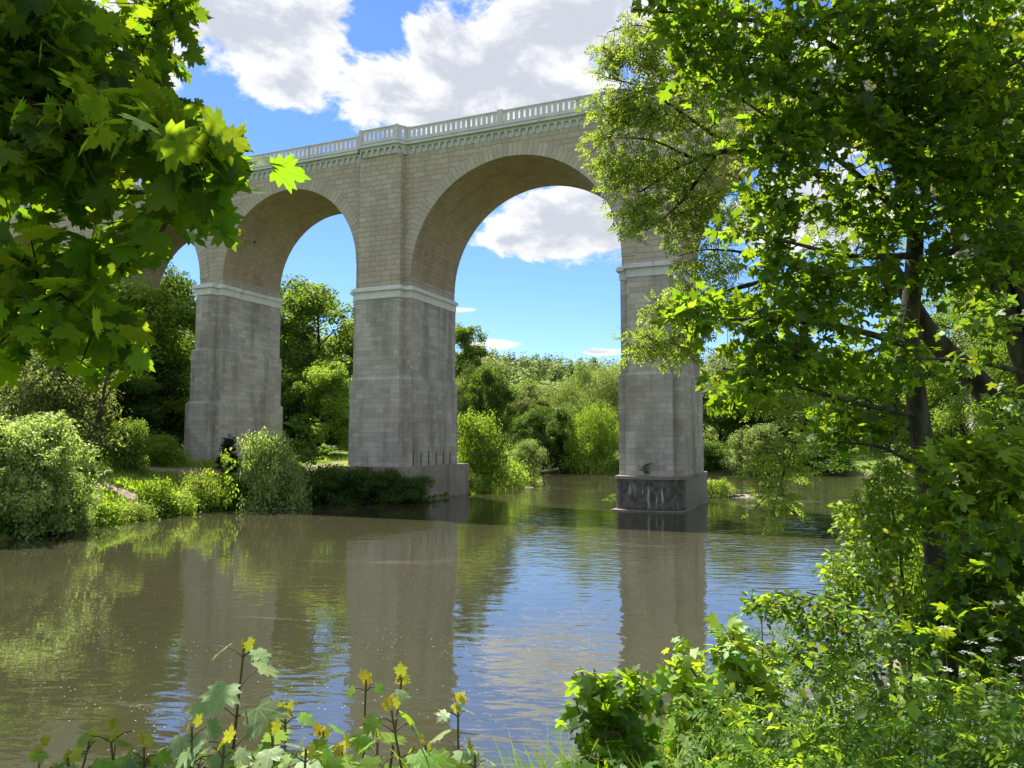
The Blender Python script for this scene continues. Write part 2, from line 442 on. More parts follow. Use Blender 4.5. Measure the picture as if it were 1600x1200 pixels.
# ------------------------------------------------------------------ viaduct
YF, YB = 63.2, 72.4            # spandrel planes
ZTOP = 33.45                   # underside of the arcaded frieze
S_UP = stonemat('ashlar_upper', (.375, .325, .265), (.465, .41, .34), (.13, .11, .09), 1.25, .50, .03, .12, warm=(.33, .28, .21))
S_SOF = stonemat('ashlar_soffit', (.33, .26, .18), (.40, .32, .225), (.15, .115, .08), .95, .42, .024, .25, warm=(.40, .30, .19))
S_RING = stonemat('voussoir_stone', (.38, .335, .28), (.455, .405, .345), (.12, .105, .085), .62, 3.0, .028, .1, offs=(0, 1.2), warm=(.33, .29, .22))
S_LOW = stonemat('ashlar_pier', (.35, .33, .295), (.50, .47, .42), (.21, .19, .16), 1.15, .46, .016, .42, warm=(.29, .24, .17))
S_FOOT = stonemat('footing_concrete', (.26, .235, .195), (.31, .28, .23), (.17, .155, .125), 2.4, .9, .01, .55, warm=(.2, .165, .11))
def trimmat(name, col):
    m, t, out = newmat(name)
    pos = t.node('ShaderNodeTexCoord').outputs['Object']
    n = t.noise(pos, .6, 6, .65); n2 = t.noise(t.mapping(pos, (1, 1, .12)), 1.6, 5, .6)
    c = t.mix(t.ss(n, .4, .75, 0, .5), col, tuple(x * .72 for x in col))
    c = t.mix(t.ss(n2, .55, .75, 0, .4), c, (.12, .12, .115))
    principled(t, out, c, .7, n, .2, .02, .3)
    return m
T_WHITE = trimmat('whitewashed_impost', (.64, .64, .63))
T_GREY = trimmat('painted_grey_concrete', (.55, .545, .57))
m, t, out = newmat('streaked_wet_footing')
uv = t.node('ShaderNodeTexCoord').outputs['Object']
s1 = t.noise(t.mapping(uv, (2.2, 2.2, .22)), 1.3, 5, .6); s2 = t.noise(uv, 2.2, 6, .65)
sep = t.node('ShaderNodeSeparateXYZ'); t.l.new(uv, sep.inputs[0])
c = t.mix(t.ss(s2, .35, .65), (.06, .056, .050), (.135, .125, .11))
c = t.mix(t.math('MULTIPLY', t.ss(s1, .56, .64), t.ss(sep.outputs[2], 1.7, 2.3, .85, 0)), c, (.46, .46, .45))
c = t.mix(t.ss(sep.outputs[2], .1, .35, .7, 0), c, (.03, .03, .025))
c = t.mix(t.ss(sep.outputs[1], 62.6, 62.75), c, t.hsv((.22, .195, .155, 1), .5, 1, t.math('MULTIPLY_ADD', s2, .8, .6)))
principled(t, out, c, .75, s2, .4, .03, .3)
M_STREAK = m
M_HOLE = newmat('dark_hole')[0]; tt = NT(M_HOLE.node_tree); principled(tt, [n for n in tt.n if n.type == 'OUTPUT_MATERIAL'][0], (.02, .018, .015), .9)

VIA = thing('stone_viaduct', 'tall pale stone railway viaduct of round arches crossing the river', 'viaduct', (0, 0, 0))

#       xc,   w(main half), pil half, base z, steps(z, grow), impost z, kind
PIERS = [(-101.9, 1.75, .95, 5.0, [(15.4, .25), (9.75, .3)], 22.3, 'slim'),
         (-81.8, 1.75, .95, 3.0, [(15.4, .25), (9.75, .3)], 22.3, 'slim'),
         (-61.95, 1.6, .95, 2.6, [(15.4, .25), (9.75, .3)], 22.3, 'slim'),
         (-40.2, 3.1, 2.35, 3.25, [(11.6, .24)], 20.3, 'group'),
         (-14.0, 2.4, 1.6, 2.75, [(11.2, .2)], 20.3, 'river'),
         (11.8, 2.4, 1.6, 2.6, [(11.2, .28)], 20.3, 'slim'),
         (37.6, 2.4, 1.6, 2.6, [(11.2, .28)], 20.3, 'slim')]
PD = .85                       # how far the pilasters stand proud

def cross(xc, w, pw, g, zg=0):
    """plan outline of a pier with a pilaster on both faces; g = growth"""
    x0, x1, a, b = xc - w - g, xc + w + g, xc - pw - g, xc + pw + g
    y0, y1 = YF - g, YB + g * .25
    return [(x0, y0), (a, y0), (a, y0 - PD), (b, y0 - PD), (b, y0), (x1, y0), (x1, y1), (b, y1), (b, y1 + PD), (a, y1 + PD), (a, y1), (x0, y1)]

def prism_nc(mb, poly, z0, z1):
    n = len(poly)
    for i in range(n):
        a, b = poly[i], poly[(i + 1) % n]
        mb.face([(a[0], a[1], z0), (b[0], b[1], z0), (b[0], b[1], z1), (a[0], a[1], z1)])
    # caps split in three rectangles (cross-shaped outline)
    for z in (z0, z1):
        for q in ([poly[0], poly[5], poly[6], poly[11]], [poly[1], poly[2], poly[3], poly[4]], [poly[7], poly[8], poly[9], poly[10]]):
            mb.face([(p[0], p[1], z) for p in q])

for i, (xc, w, pw, zb, steps, zi, kind) in enumerate(PIERS):
    mb = MB(); lev = [zi - 1.02] + [s[0] for s in steps] + [zb]
    g_ = 0.12
    for k in range(len(lev) - 1):
        if k > 0: g_ += steps[k - 1][1]
        zt = lev[k]; zl = lev[k + 1]
        prism_nc(mb, cross(xc, w, pw, g_), zl, zt - (0 if k == 0 else .16))
        if k > 0:      # sloped weathering on top of the offset
            a = cross(xc, w, pw, g_); b = cross(xc, w, pw, g_ - steps[k - 1][1] + .002)
            for q in range(12):
                r = (q + 1) % 12
                mb.face([(a[q][0], a[q][1], zt - .16), (a[r][0], a[r][1], zt - .16), (b[r][0], b[r][1], zt + .1), (b[q][0], b[q][1], zt + .1)])
    pier = mb.build('pier', S_LOW, VIA)
    pier['label'] = {'group': 'broad pier with white band standing at the left river bank', 'river': 'pier standing in the river on a dark streaked footing'}.get(kind, 'slim pier standing on the wooded bank')
    # impost: band + projecting cap
    mb = MB(); mat = T_WHITE if kind != 'river' else T_GREY
    if kind == 'slim' and xc > 0: mat = T_GREY
    prism_nc(mb, cross(xc, w, pw, .19), zi - 1.02, zi - .30)
    prism_nc(mb, cross(xc, w, pw, .42), zi - .30, zi - .02)
    prism_nc(mb, cross(xc, w, pw, .30), zi - .02, zi + .12)
    mb.build('impost_band', mat, pier)
    # upper pier shaft between the arches
    mb = MB()
    mb.box(xc - w, xc + w, YF, YB, zi + .12, ZTOP)
    if kind == 'group':
        mb.box(xc - pw, xc + pw, YF - PD + .1, YF, zi + .12, ZTOP)
        mb.box(xc - pw, xc + pw, YB, YB + PD - .1, zi + .12, ZTOP)
    mb.build('upper_shaft', S_UP, pier)
    # footing
    mb = MB(); gf = g_ + (.06 if kind == 'river' else .5)
    if kind == 'river':
        y0 = YF - g_ - PD - .45; bow = [(xc - w - gf, y0 + .5)] + [(xc + (w + gf) * math.sin(a), y0 + .5 - 1.0 * math.cos(a)) for a in np.linspace(-1.35, 1.35, 11)] + [(xc + w + gf, y0 + .5)]
        poly = bow + [(xc + w + gf, YB + PD + .5), (xc - w - gf, YB + PD + .5)]
        mb.prism(poly, -1.2, 2.55); f1 = mb.build('footing', M_STREAK, pier)
        mb2 = MB(); mb2.prism([(xc + (x - xc) * 1.03, y - .05 if y < 66 else y + .05) for x, y in poly], 2.55, 2.80)
        mb2.build('footing_cap', S_FOOT, pier)
        mb3 = MB(); mb3.prism([(xc - w - gf - .1, y0 - .75), (xc + w + gf + .12, y0 - .3), (xc + w + gf + .2, YB + 1.2), (xc - w - gf - .1, YB + 1.2)], -1.2, .12)
        mb3.build('footing_toe', S_FOOT, pier)
    elif kind == 'group':
        mb.box(xc - w - g_ - .08, xc + w + gf, YF - g_ - PD - .55, YB + PD + 1.1, -1.2, zb + .003)
        mb.build('footing', S_FOOT, pier)
        for k in range(6):
            mb = MB()
            y = YF + .1 + k * 1.5
            mb.box(xc + w + g_, xc + w + g_ + .05, y, y + .09, zb + .02, zb + 1.4 - .12 * (k % 2))
            mb.build('drain_slot', M_HOLE, pier)
    else:
        mb.box(xc - w - g_ - .3, xc + w + g_ + .3, YF - g_ - PD - .3, YB + g_ + PD + .3, -1, zb + .25)
        mb.build('footing', S_FOOT, pier)

def strip_wall(mb, xa, xb, arc, y, ztop, flip=False):
    """front wall between an arch line arc [(x,z)] and ztop"""
    for (x0, z0), (x1, z1) in zip(arc[:-1], arc[1:]):
        q = [(x0, y, z0), (x1, y, z1), (x1, y, ztop), (x0, y, ztop)]
        mb.face(q[::-1] if flip else q)

for i in range(len(PIERS) - 1):
    a, b = PIERS[i], PIERS[i + 1]
    xa, xb = a[0] + a[1], b[0] - b[1]
    zs = max(a[5], b[5]) + .95 if (a[6] == 'slim' and a[0] < 0) else 21.35
    R = (xb - xa) / 2; xm = (xa + xb) / 2; N = 56
    th = np.linspace(PI, 0, N + 1)
    arc = [(xm + R * math.cos(q), zs + R * math.sin(q)) for q in th]
    mb = MB(); strip_wall(mb, xa, xb, arc, YF, ZTOP); strip_wall(mb, xa, xb, arc, YB, ZTOP, True)
    for (x0, z0), (x1, z1) in zip(arc[:-1], arc[1:]): mb.face([(x0, YF, ZTOP), (x1, YF, ZTOP), (x1, YB, ZTOP), (x0, YB, ZTOP)])
    # the joints with the pier shafts are butted; close stilted strip if spring is above the impost
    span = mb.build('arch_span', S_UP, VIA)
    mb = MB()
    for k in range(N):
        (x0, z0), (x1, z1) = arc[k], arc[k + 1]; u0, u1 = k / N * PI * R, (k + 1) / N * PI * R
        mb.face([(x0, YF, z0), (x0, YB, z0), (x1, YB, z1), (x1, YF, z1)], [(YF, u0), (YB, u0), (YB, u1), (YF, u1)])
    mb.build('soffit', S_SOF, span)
    for yr, sgn in ((YF, -1), (YB, 1)):
        mb = MB(); TH = 1.15; yo = yr + sgn * .06
        for k in range(N):
            c0, s0, c1, s1 = math.cos(th[k]), math.sin(th[k]), math.cos(th[k + 1]), math.sin(th[k + 1])
            u0, u1 = k / N * PI * R, (k + 1) / N * PI * R
            I0, I1 = (xm + (R - .01) * c0, zs + (R - .01) * s0), (xm + (R - .01) * c1, zs + (R - .01) * s1)
            O0, O1 = (xm + (R + TH) * c0, zs + (R + TH) * s0), (xm + (R + TH) * c1, zs + (R + TH) * s1)
            mb.face([(I0[0], yo, I0[1]), (I1[0], yo, I1[1]), (O1[0], yo, O1[1]), (O0[0], yo, O0[1])], [(u0, 0), (u1, 0), (u1, TH), (u0, TH)])
            mb.face([(O0[0], yo, O0[1]), (O1[0], yo, O1[1]), (O1[0], yr, O1[1]), (O0[0], yr, O0[1])], [(u0, TH), (u1, TH), (u1, TH), (u0, TH)])
            mb.face([(I0[0], yo, I0[1]), (I1[0], yo, I1[1]), (I1[0], yr, I1[1]), (I0[0], yr, I0[1])], [(u0, 0), (u1, 0), (u1, .1), (u0, .1)])
        mb.build('voussoir_ring', S_RING, span)
    if i == 2:
        # weep hole high in the soffit of the smaller arch
        mb = MB(); q = math.radians(148); hx, hz = xm + (R - .03) * math.cos(q), zs + (R - .03) * math.sin(q)
        tx, tz = -math.sin(q), math.cos(q)
        mb.face([(hx + tx * .16 * math.cos(e), YF + 3.2 + .16 * math.sin(e), hz + tz * .16 * math.cos(e)) for e in np.linspace(0, 2 * PI, 10, endpoint=False)])
        mb.build('weep_hole', M_HOLE, span)

# deck, cornice, frieze and parapet, one set of pieces for each bay between pier centres
DX = .69
def frieze_bay(mb, x0, x1, y, sgn, zt=34.22, zb=ZTOP):
    """arcaded corbel table: plate at y with arched recesses, sgn = outward normal"""
    n = max(1, round((x1 - x0) / DX)); d = (x1 - x0) / n; r = d * .395; zs = zb + .30
    yi = y - sgn * .10
    for k in range(n):
        c = x0 + (k + .5) * d
        th = np.linspace(PI, 0, 9); arc = [(c - r, zb + .10)] + [(c + r * math.cos(q), zs + r * math.sin(q)) for q in th] + [(c + r, zb + .10)]
        for (a0, b0), (a1, b1) in zip(arc[:-1], arc[1:]):
            if abs(a1 - a0) > 1e-6: mb.face([(a0, y, b0), (a1, y, b1), (a1, y, zt), (a0, y, zt)])
            mb.face([(a0, y, b0), (a0, yi, b0), (a1, yi, b1), (a1, y, b1)])
        for e0, e1 in ((c - d / 2, c - r), (c + r, c + d / 2)):
            mb.face([(e0, y, zb + .10), (e1, y, zb + .10), (e1, y, zt), (e0, y, zt)])
        # small corbel foot under each leg
        mb.face([(c + r, y, zb + .10), (c + d - r, y, zb + .10), (c + d - r, yi, zb - .02), (c + r, yi, zb - .02)])

def parapet_run(mb, x0, x1, y, z0=34.66, h=1.28, th=.13):
    """solid parapet with a row of narrow slots"""
    n = max(1, round((x1 - x0) / .53)); d = (x1 - x0) / n; sw = .21
    zs0, zs1 = z0 + .26, z0 + .98
    mb.box(x0, x1, y, y + th, z0, zs0); mb.box(x0, x1, y, y + th, zs1, z0 + h - .1)
    mb.box(x0, x1, y - .05, y + th + .05, z0 + h - .1, z0 + h)
    for k in range(n):
        xa = x0 + k * d + (sw / 2); xb = x0 + (k + 1) * d - sw / 2
        mb.box(xa, xb, y + .002, y + th - .002, zs0, zs1)

ends = [p[0] for p in PIERS]
for i in range(len(PIERS) - 1):
    x0, x1 = ends[i], ends[i + 1]
    g0 = 2.75 if PIERS[i][6] == 'group' else 0; g1 = 2.75 if PIERS[i + 1][6] == 'group' else 0
    xa, xb = x0 + g0, x1 - g1
    mb = MB(); mb.box(xa, xb, YF - .02, YB + .02, ZTOP, 34.24)
    deck = mb.build('deck', T_GREY, VIA)
    for yf, sg in ((YF - .20, -1), (YB + .20, 1)):
        mb = MB(); frieze_bay(mb, xa, xb, yf, sg); mb.build('arcaded_frieze', T_GREY, deck)
    for (ya, yb) in ((YF - .55, YF + .6), (YB - .6, YB + .55)):
        mb = MB()
        mb.box(xa, xb, ya, yb, 34.22, 34.42); mb.box(xa, xb, ya + (.14 if ya < 66 else 0), yb - (.14 if ya > 66 else 0), 34.42, 34.55); mb.box(xa, xb, ya + .05, yb - .05, 34.55, 34.66)
        mb.build('cornice', T_GREY, deck)
    xm = -27.6 if i == 3 else (xa + xb) / 2
    for yp in (YF - .40, YB + .27):
        mb = MB()
        if PIERS[i][0] > -50:
            parapet_run(mb, xa, xm - .3, yp); parapet_run(mb, xm + .3, xb, yp)
            mb.box(xm - .3, xm + .3, yp - .08, yp + .22, 34.66, 36.05)
        else: parapet_run(mb, xa, xb, yp)
        mb.build('parapet', T_GREY, deck)
# pulpit over the broad pier: trapezoid bay with its own slotted parapet
xc = -40.2; 
mb = MB(); mb.box(xc - 2.75, xc + 2.75, YF - .02, YB + .02, ZTOP, 34.24)
pul = mb.build('pulpit', T_GREY, VIA)
def trap(o, zo=0):
    return [(xc - 2.75 - o, YF - .1), (xc - 2.0 - o * .6, YF - 1.05 - o), (xc + 2.0 + o * .6, YF - 1.05 - o), (xc + 2.75 + o, YF - .1)]
mb = MB()
for z0, z1, o in ((ZTOP - .05, ZTOP + .05, -.10), (34.22, 34.44, .34), (34.44, 34.58, .20), (34.58, 34.72, .28)): mb.prism(trap(o), z0, z1)
mb.build('cornice', T_GREY, pul)
tr = trap(.08)
mb = MB(); mb.prism(trap(-.14), ZTOP, 34.24); mb.build('core', T_GREY, pul)
mbf = MB(); mbp = MB()
for (p, q) in zip(tr[:-1], tr[1:]):
    L = math.hypot(q[0] - p[0], q[1] - p[1]); ux, uy = (q[0] - p[0]) / L, (q[1] - p[1]) / L
    tmp = MB(); frieze_bay(tmp, 0, L, 0, -1)
    for f in tmp.f: mbf.face([(p[0] + ux * tmp.v[k][0] - uy * tmp.v[k][1], p[1] + uy * tmp.v[k][0] + ux * tmp.v[k][1], tmp.v[k][2]) for k in f])
    tmp = MB(); parapet_run(tmp, .06, L - .06, -.04, 34.72, 1.36)
    for f in tmp.f: mbp.face([(p[0] + ux * tmp.v[k][0] - uy * tmp.v[k][1], p[1] + uy * tmp.v[k][0] + ux * tmp.v[k][1], tmp.v[k][2]) for k in f])
for (px_, py_) in tr: mbp.box(px_ - .17, px_ + .17, py_ - .15, py_ + .19, 34.72, 36.12)
mbf.build('arcaded_frieze', T_GREY, pul); mbp.build('parapet', T_GREY, pul)
mb = MB(); parapet_run(mb, xc - 2.75, xc + 2.75, YB + .18); mb.build('parapet', T_GREY, pul)
mb = MB(); mb.box(xc - 2.75, xc + 2.75, YB - .6, YB + .62, 34.22, 34.66); mb.build('cornice', T_GREY, pul)

# iron railing on the footing ledge of the broad pier
m, t, out = newmat('rusty_iron'); principled(t, out, (.035, .03, .028), .7); M_IRON = m
rl = thing('iron_railing', 'dark iron railing on the ledge at the foot of the broad pier', 'railing', (-40.6, 61.35, 3.25))
# stands just in front of the footing, its posts on the bank
paths = []
mbp = []
for k in range(3):
    x = -.6 + k * .75
    mbp.append(([(x, -.5, -1.5), (x, -.5, -.02)], [.05, .05]))
V, F = tube_mesh(mbp, 6); link('post', mkmesh('post', V, F), M_IRON, rl)
V, F = tube_mesh([([(-.7, -.5, z), (1.0, -.5, z)], [.035, .035]) for z in (-.1, -.5)], 6); link('rail', mkmesh('rail', V, F), M_IRON, rl)
# ------------------------------------------------------------------ tree archetypes
def rvec(r, n):
    return unit(r.normal(size=(n, 3)))

def crown_leaves(r, tips, n, clump, flat, tmpl, size, droop=0.0, outv=.7, upv=.5, rnd=.9, center=None, name='crown'):
    """leaves in clumps around branch tips, facing outwards and up"""
    wt = r.uniform(.15, 1.85, len(tips)) * (np.asarray(clump) ** 1.3 if hasattr(clump, '__len__') else 1); k = r.choice(len(tips), n, p=wt / wt.sum())
    off = rvec(r, n) * (r.random(n) ** .45)[:, None] * clump[k][:, None] if hasattr(clump, '__len__') else rvec(r, n) * (r.random(n) ** .45)[:, None] * clump
    off[:, 2] *= flat
    if droop: off[:, 2] -= droop * r.random(n) ** 1.2 * (clump if not hasattr(clump, '__len__') else clump[k])
    pos = tips[k] + off
    nrm = outv * unit(off) + np.array([0, 0, upv]) + rnd * r.normal(size=(n, 3)) * .6
    tip = r.normal(size=(n, 3)) * .7 + unit(off) * .5 + np.array([0, 0, -.5 - droop])
    sz = size * r.uniform(.6, 1.25, n)
    return leaf_mesh(name, tmpl, pos, nrm, tip, sz)

def tree_arch(seed, H, R, base, limbs, nleaf, leaf, tmpl=DIAMOND, clump=.17, flat=.7, droop=0., shape='oval', trunk_r=.22, multi=1, lean=.06, subs=6, nm=('trunk', 'crown'), rag=(.62, 1.08), shoots=0):
    """returns (trunk mesh, crown mesh) with the foot at the origin"""
    r = np.random.default_rng(seed)
    paths = []; tips = []; cs = []
    def env(z):
        t = np.clip((z - base) / (H - base), 0, 1)
        if shape == 'oval': return R * math.sqrt(max(.02, 1 - (2 * t - .85) ** 2 / (1.35 if t < .42 else 1.33)))
        if shape == 'cone': return R * (1.02 - t)
        if shape == 'column': return R * min(1, .45 + 2.2 * t) * math.sqrt(max(.03, 1 - max(0, (t - .55) / .45) ** 2))
        if shape == 'dome': return R * math.sqrt(max(.03, 1 - t ** 2.2))
        return R
    for mtr in range(multi):
        a0 = r.uniform(0, 6.28); sp = 0 if multi == 1 else R * .42
        ctrl = [(.15 * sp * math.cos(a0), .15 * sp * math.sin(a0), -.4, trunk_r), (sp * .25 * math.cos(a0), sp * .25 * math.sin(a0), H * .18, trunk_r * .82)]
        for q in (.42, .66, .9):
            ctrl.append((sp * q * math.cos(a0) + r.normal() * lean * H * .35, sp * q * math.sin(a0) + r.normal() * lean * H * .35, H * q * .96, trunk_r * (1.02 - q) * .85 + .015))
        tp, tr_ = smooth_path(ctrl, 6)
        paths.append((tp, tr_))
        for i in range(limbs):
            q = (base / H) * .8 + (1 - (base / H) * .8) * ((i + .5) / limbs) ** .9 * .97
            j = min(len(tp) - 2, int(q * (len(tp) - 1))); s = tp[j]
            az = i * 2.4 + a0 + r.normal() * .35
            e = env(min(H * .97, s[2] + H * .10)) * r.uniform(*rag)
            rise = H * (.16 if shape != 'cone' else -.02) * r.uniform(.4, 1.5) * (1 - q * .55)
            end = np.array([s[0] * .4 + e * math.cos(az), s[1] * .4 + e * math.sin(az), min(H * .99, s[2] + rise)])
            mid = s * .45 + end * .55 + np.array([0, 0, H * .035])
            lp, lr = smooth_path([(*s, tr_[j] * .55 + .01), (*mid, tr_[j] * .32 + .008), (*end, .012)], 5)
            paths.append((lp, lr))
            for k in range(subs):
                u = .3 + .7 * (k + r.random()) / subs; jj = min(len(lp) - 1, int(u * (len(lp) - 1)))
                d = unit(rvec(r, 1)[0] * np.array([1, 1, .75]) + .5 * unit(end - s))
                L = R * .36 * r.uniform(.5, 1.2)
                tpt = lp[jj] + d * L
                tpt[2] = min(max(tpt[2], base * .75), H)
                if k % 2 == 0: paths.append((np.array([lp[jj], (lp[jj] + tpt) / 2 + [0, 0, L * .08], tpt]), np.array([lr[jj] * .6 + .006, lr[jj] * .35 + .006, .006])))
                tips.append(tpt); cs.append(R * clump * r.uniform(.65, 1.35) * 1.5)
            tips.append(end); cs.append(R * clump * 1.2)
            for k in range(shoots):      # long free shoots that break the outline
                d = unit(np.array([math.cos(az) * .6, math.sin(az) * .6, 1.]) + rvec(r, 1)[0] * .45); L = R * r.uniform(.25, .6)
                b1 = lp[r.integers(len(lp) // 2, len(lp))]
                for q in (.35, .6, .8, 1.):
                    tips.append(b1 + d * L * q + [0, 0, -.25 * L * q * q]); cs.append(R * .055 * (1.5 - q * .8))
                paths.append((np.array([b1, b1 + d * L * .5, b1 + d * L + [0, 0, -.25 * L]]), np.array([.012, .009, .005])))
        tips.append(tp[-1] + [0, 0, H * .02]); cs.append(R * clump)
    V, F = tube_mesh(paths, 6)
    tm = mkmesh(nm[0], V, F, None, True)
    cm = crown_leaves(r, np.array(tips), nleaf, np.array(cs), flat, tmpl, leaf, droop, name=nm[1])
    return tm, cm, H, R

ARCH = {
 'broad_a': tree_arch(1, 14, 4.6, 2.6, 15, 34000, .26, subs=7, clump=.17),
 'broad_b': tree_arch(2, 14, 5.0, 2.2, 17, 34000, .26, subs=6, clump=.19, lean=.1),
 'broad_c': tree_arch(3, 14, 4.2, 1.4, 16, 32000, .25, subs=7, clump=.16, shape='dome'),
 'fine': tree_arch(4, 12, 4.4, 1.6, 20, 60000, .13, OVAL, subs=8, clump=.15, flat=.5),
 'fine_b': tree_arch(14, 12, 4.6, 1.2, 19, 60000, .13, OVAL, subs=8, clump=.16, flat=.5, lean=.1),
 'poplar': tree_arch(5, 16, 3.0, 1.5, 22, 26000, .26, subs=6, clump=.2, shape='column'),
 'willow': tree_arch(6, 12, 5.6, 1.4, 13, 46000, .30, SLIM, subs=8, clump=.15, droop=1.0, multi=3, trunk_r=.17, shape='dome'),
 'willow_b': tree_arch(16, 12, 5.4, 1.2, 14, 46000, .28, SLIM, subs=8, clump=.15, droop=.8, multi=2, trunk_r=.2, shape='oval', lean=.12),
 'bush': tree_arch(7, 4, 2.4, .2, 9, 17000, .16, OVAL, subs=7, clump=.19, multi=3, trunk_r=.05, shape='dome', rag=(.35, 1.15), lean=.12, shoots=3, nm=('stem', 'foliage')),
 'bush_b': tree_arch(8, 4, 2.6, .15, 8, 17000, .15, OVAL, subs=7, clump=.17, multi=4, trunk_r=.05, shape='dome', rag=(.35, 1.15), lean=.2, shoots=3, nm=('stem', 'foliage')),
 'bush_w': tree_arch(9, 4, 2.6, .1, 9, 46000, .125, OVAL, subs=9, clump=.12, multi=6, trunk_r=.04, shape='dome', rag=(.4, 1.15), lean=.16, shoots=3, nm=('stem', 'foliage')),
 'herb': tree_arch(10, 1.2, 1.1, .02, 6, 5200, .10, OVAL, subs=5, clump=.22, multi=5, trunk_r=.012, shape='dome', nm=('stem', 'foliage')),
 'herb_b': tree_arch(11, 1.2, 1.2, .02, 6, 5200, .12, SLIM, subs=5, clump=.22, multi=6, trunk_r=.012, shape='dome', lean=.15, nm=('stem', 'foliage')),
 'conifer': tree_arch(12, 12, 2.6, .8, 46, 22000, .30, SLIM, subs=6, clump=.16, flat=.35, droop=.3, shape='cone', trunk_r=.16),
 'sprout': tree_arch(13, 3.4, .9, .6, 7, 420, .20, OVAL, subs=4, clump=.22, trunk_r=.025, shape='column', nm=('stem', 'foliage')),
}
for k, (tm, cm, H, R) in ARCH.items():
    tm.materials.append(BARK); cm.materials.append(LM['mid'])

def put(name, cat, label, arch, x, y, height, radius, leafm, rot=None, group=None, bark=None, sink=0.1, lean=(0, 0)):
    """one tree or bush: an Empty at its foot with its own trunk and crown objects on shared meshes"""
    tm, cm, H, R = ARCH[arch]
    e = thing(name, label, cat, (x, y, gz(x, y) - sink), group)
    sx = radius / R; sz = height / H
    for me, mt in ((tm, bark or BARK), (cm, LM[leafm])):
        o = bpy.data.objects.new(me.name, me); COL.objects.link(o); o.parent = e
        o.scale = (sx, sx, sz)
        o.material_slots[0].link = 'OBJECT'; o.material_slots[0].material = mt
    e.rotation_euler = (lean[0], lean[1], rot if rot is not None else random.uniform(0, 6.28))
    return e

def tree(name, label, arch, px, top, D, wpx, leafm, cat='tree', **kw):
    """tree whose axis is seen at photo column px, its top at row top, at view depth D, crown wpx wide"""
    q = P(px, 690, D); ztop = P(px, top, D)[2]
    z0 = gz(q[0], q[1])
    return put(name, cat, label, arch, q[0], q[1], max(.5, ztop - z0), wpx / 1200 * D / 2, leafm, **kw)

T = tree
# --- wooded left bank, left of the left pier
T('tree', 'dark bushy tree with several bare trunks behind the big willow bush at far left', 'broad_b', 0, 395, 78, 270, 'dark')
T('tree', 'tall dark tree left of the leaning bare trunk on the left bank', 'broad_a', 105, 425, 82, 230, 'dark')
T('tree', 'yellow-green tree top rising just left of the slim left pier', 'broad_c', 222, 418, 84, 190, 'bright')
T('tree', 'dark round tree top peeping under the third arch at left', 'broad_a', 272, 392, 112, 130, 'dark')
T('tree', 'deep green maple tree beside the left edge of the slim pier', 'broad_b', 238, 508, 88, 130, 'dark')
T('shrub_tree', 'grey-green thorny small tree above the willow bush at left', 'bush_b', 85, 545, 66, 180, 'olive', cat='small tree')
T('tree', 'mid green tree behind the grey-green thorny tree at far left', 'broad_c', 60, 470, 92, 230, 'mid')
T('tree', 'mid green wood edge tree behind the shaded clearing at left', 'broad_b', 190, 480, 98, 260, 'dark')
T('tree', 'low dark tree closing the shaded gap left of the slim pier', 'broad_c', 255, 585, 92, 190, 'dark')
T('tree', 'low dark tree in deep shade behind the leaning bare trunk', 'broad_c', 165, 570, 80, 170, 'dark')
# --- between the left and the broad pier
T('tree', 'large dark green maple with round crown between the two left piers', 'broad_a', 492, 418, 112, 205, 'mid')
T('tree', 'dark tree behind the large round maple between the two left piers', 'broad_b', 425, 432, 128, 190, 'dark')
T('tree', 'yellow-green robinia in front of the round maple by the broad pier', 'broad_c', 512, 552, 96, 105, 'bright')
T('tree', 'slender half shaded tree just right of the slim left pier', 'broad_c', 455, 572, 98, 70, 'mid')
T('tree', 'low dark undergrowth tree in the gap between the two left piers', 'broad_b', 480, 610, 104, 170, 'dark')
T('tree', 'thin young tree on the bank before the gap between left piers', 'sprout', 485, 650, 76, 80, 'dark')
# --- right of the broad pier
T('tree', 'tall narrow poplar at the right edge of the broad pier', 'poplar', 724, 490, 116, 72, 'mid')
T('willow_tree', 'arching pale green willow between the poplar and the dark round tree', 'willow', 735, 566, 112, 80, 'willow')
T('tree', 'dark round ivy-clad tree right of the arching willow', 'broad_a', 766, 556, 105, 74, 'dark')
T('bush', 'bright yellow-green bush at the water beside the broad pier', 'bush', 750, 652, 88, 84, 'bright', cat='bush')
T('bush', 'small pale bush at the head of the gravel spit', 'bush_b', 826, 690, 124, 60, 'willow', cat='bush')
T('tree', 'dull olive tree at the foot of the wooded hill behind the spit', 'broad_b', 832, 600, 172, 95, 'olive')
T('tree', 'dark green tree in shade left of the big river willow', 'broad_a', 848, 622, 140, 84, 'dark')
T('tree', 'mid green rounded tree above the dark shaded tree by the river bend', 'broad_a', 812, 585, 200, 95, 'mid')
T('willow_tree', 'big pale willow on the far bank left of the river pier', 'willow_b', 915, 560, 146, 112, 'willow')
T('willow_tree', 'yellow-green low willow leaning over the water by the river pier', 'willow', 935, 625, 136, 95, 'bright')
T('willow_tree', 'broad pale willow half hidden behind the river pier', 'willow_b', 985, 560, 152, 150, 'willow')
T('bush', 'dark low bush under the big river willow', 'bush_b', 880, 690, 140, 55, 'dark', cat='bush')
T('conifer', 'larger dark spruce on the skyline left of the river pier', 'conifer', 908, 549, 230, 26, 'conifer')
T('conifer', 'smaller dark spruce on the skyline beside the larger spruce', 'conifer', 893, 553, 232, 20, 'conifer')
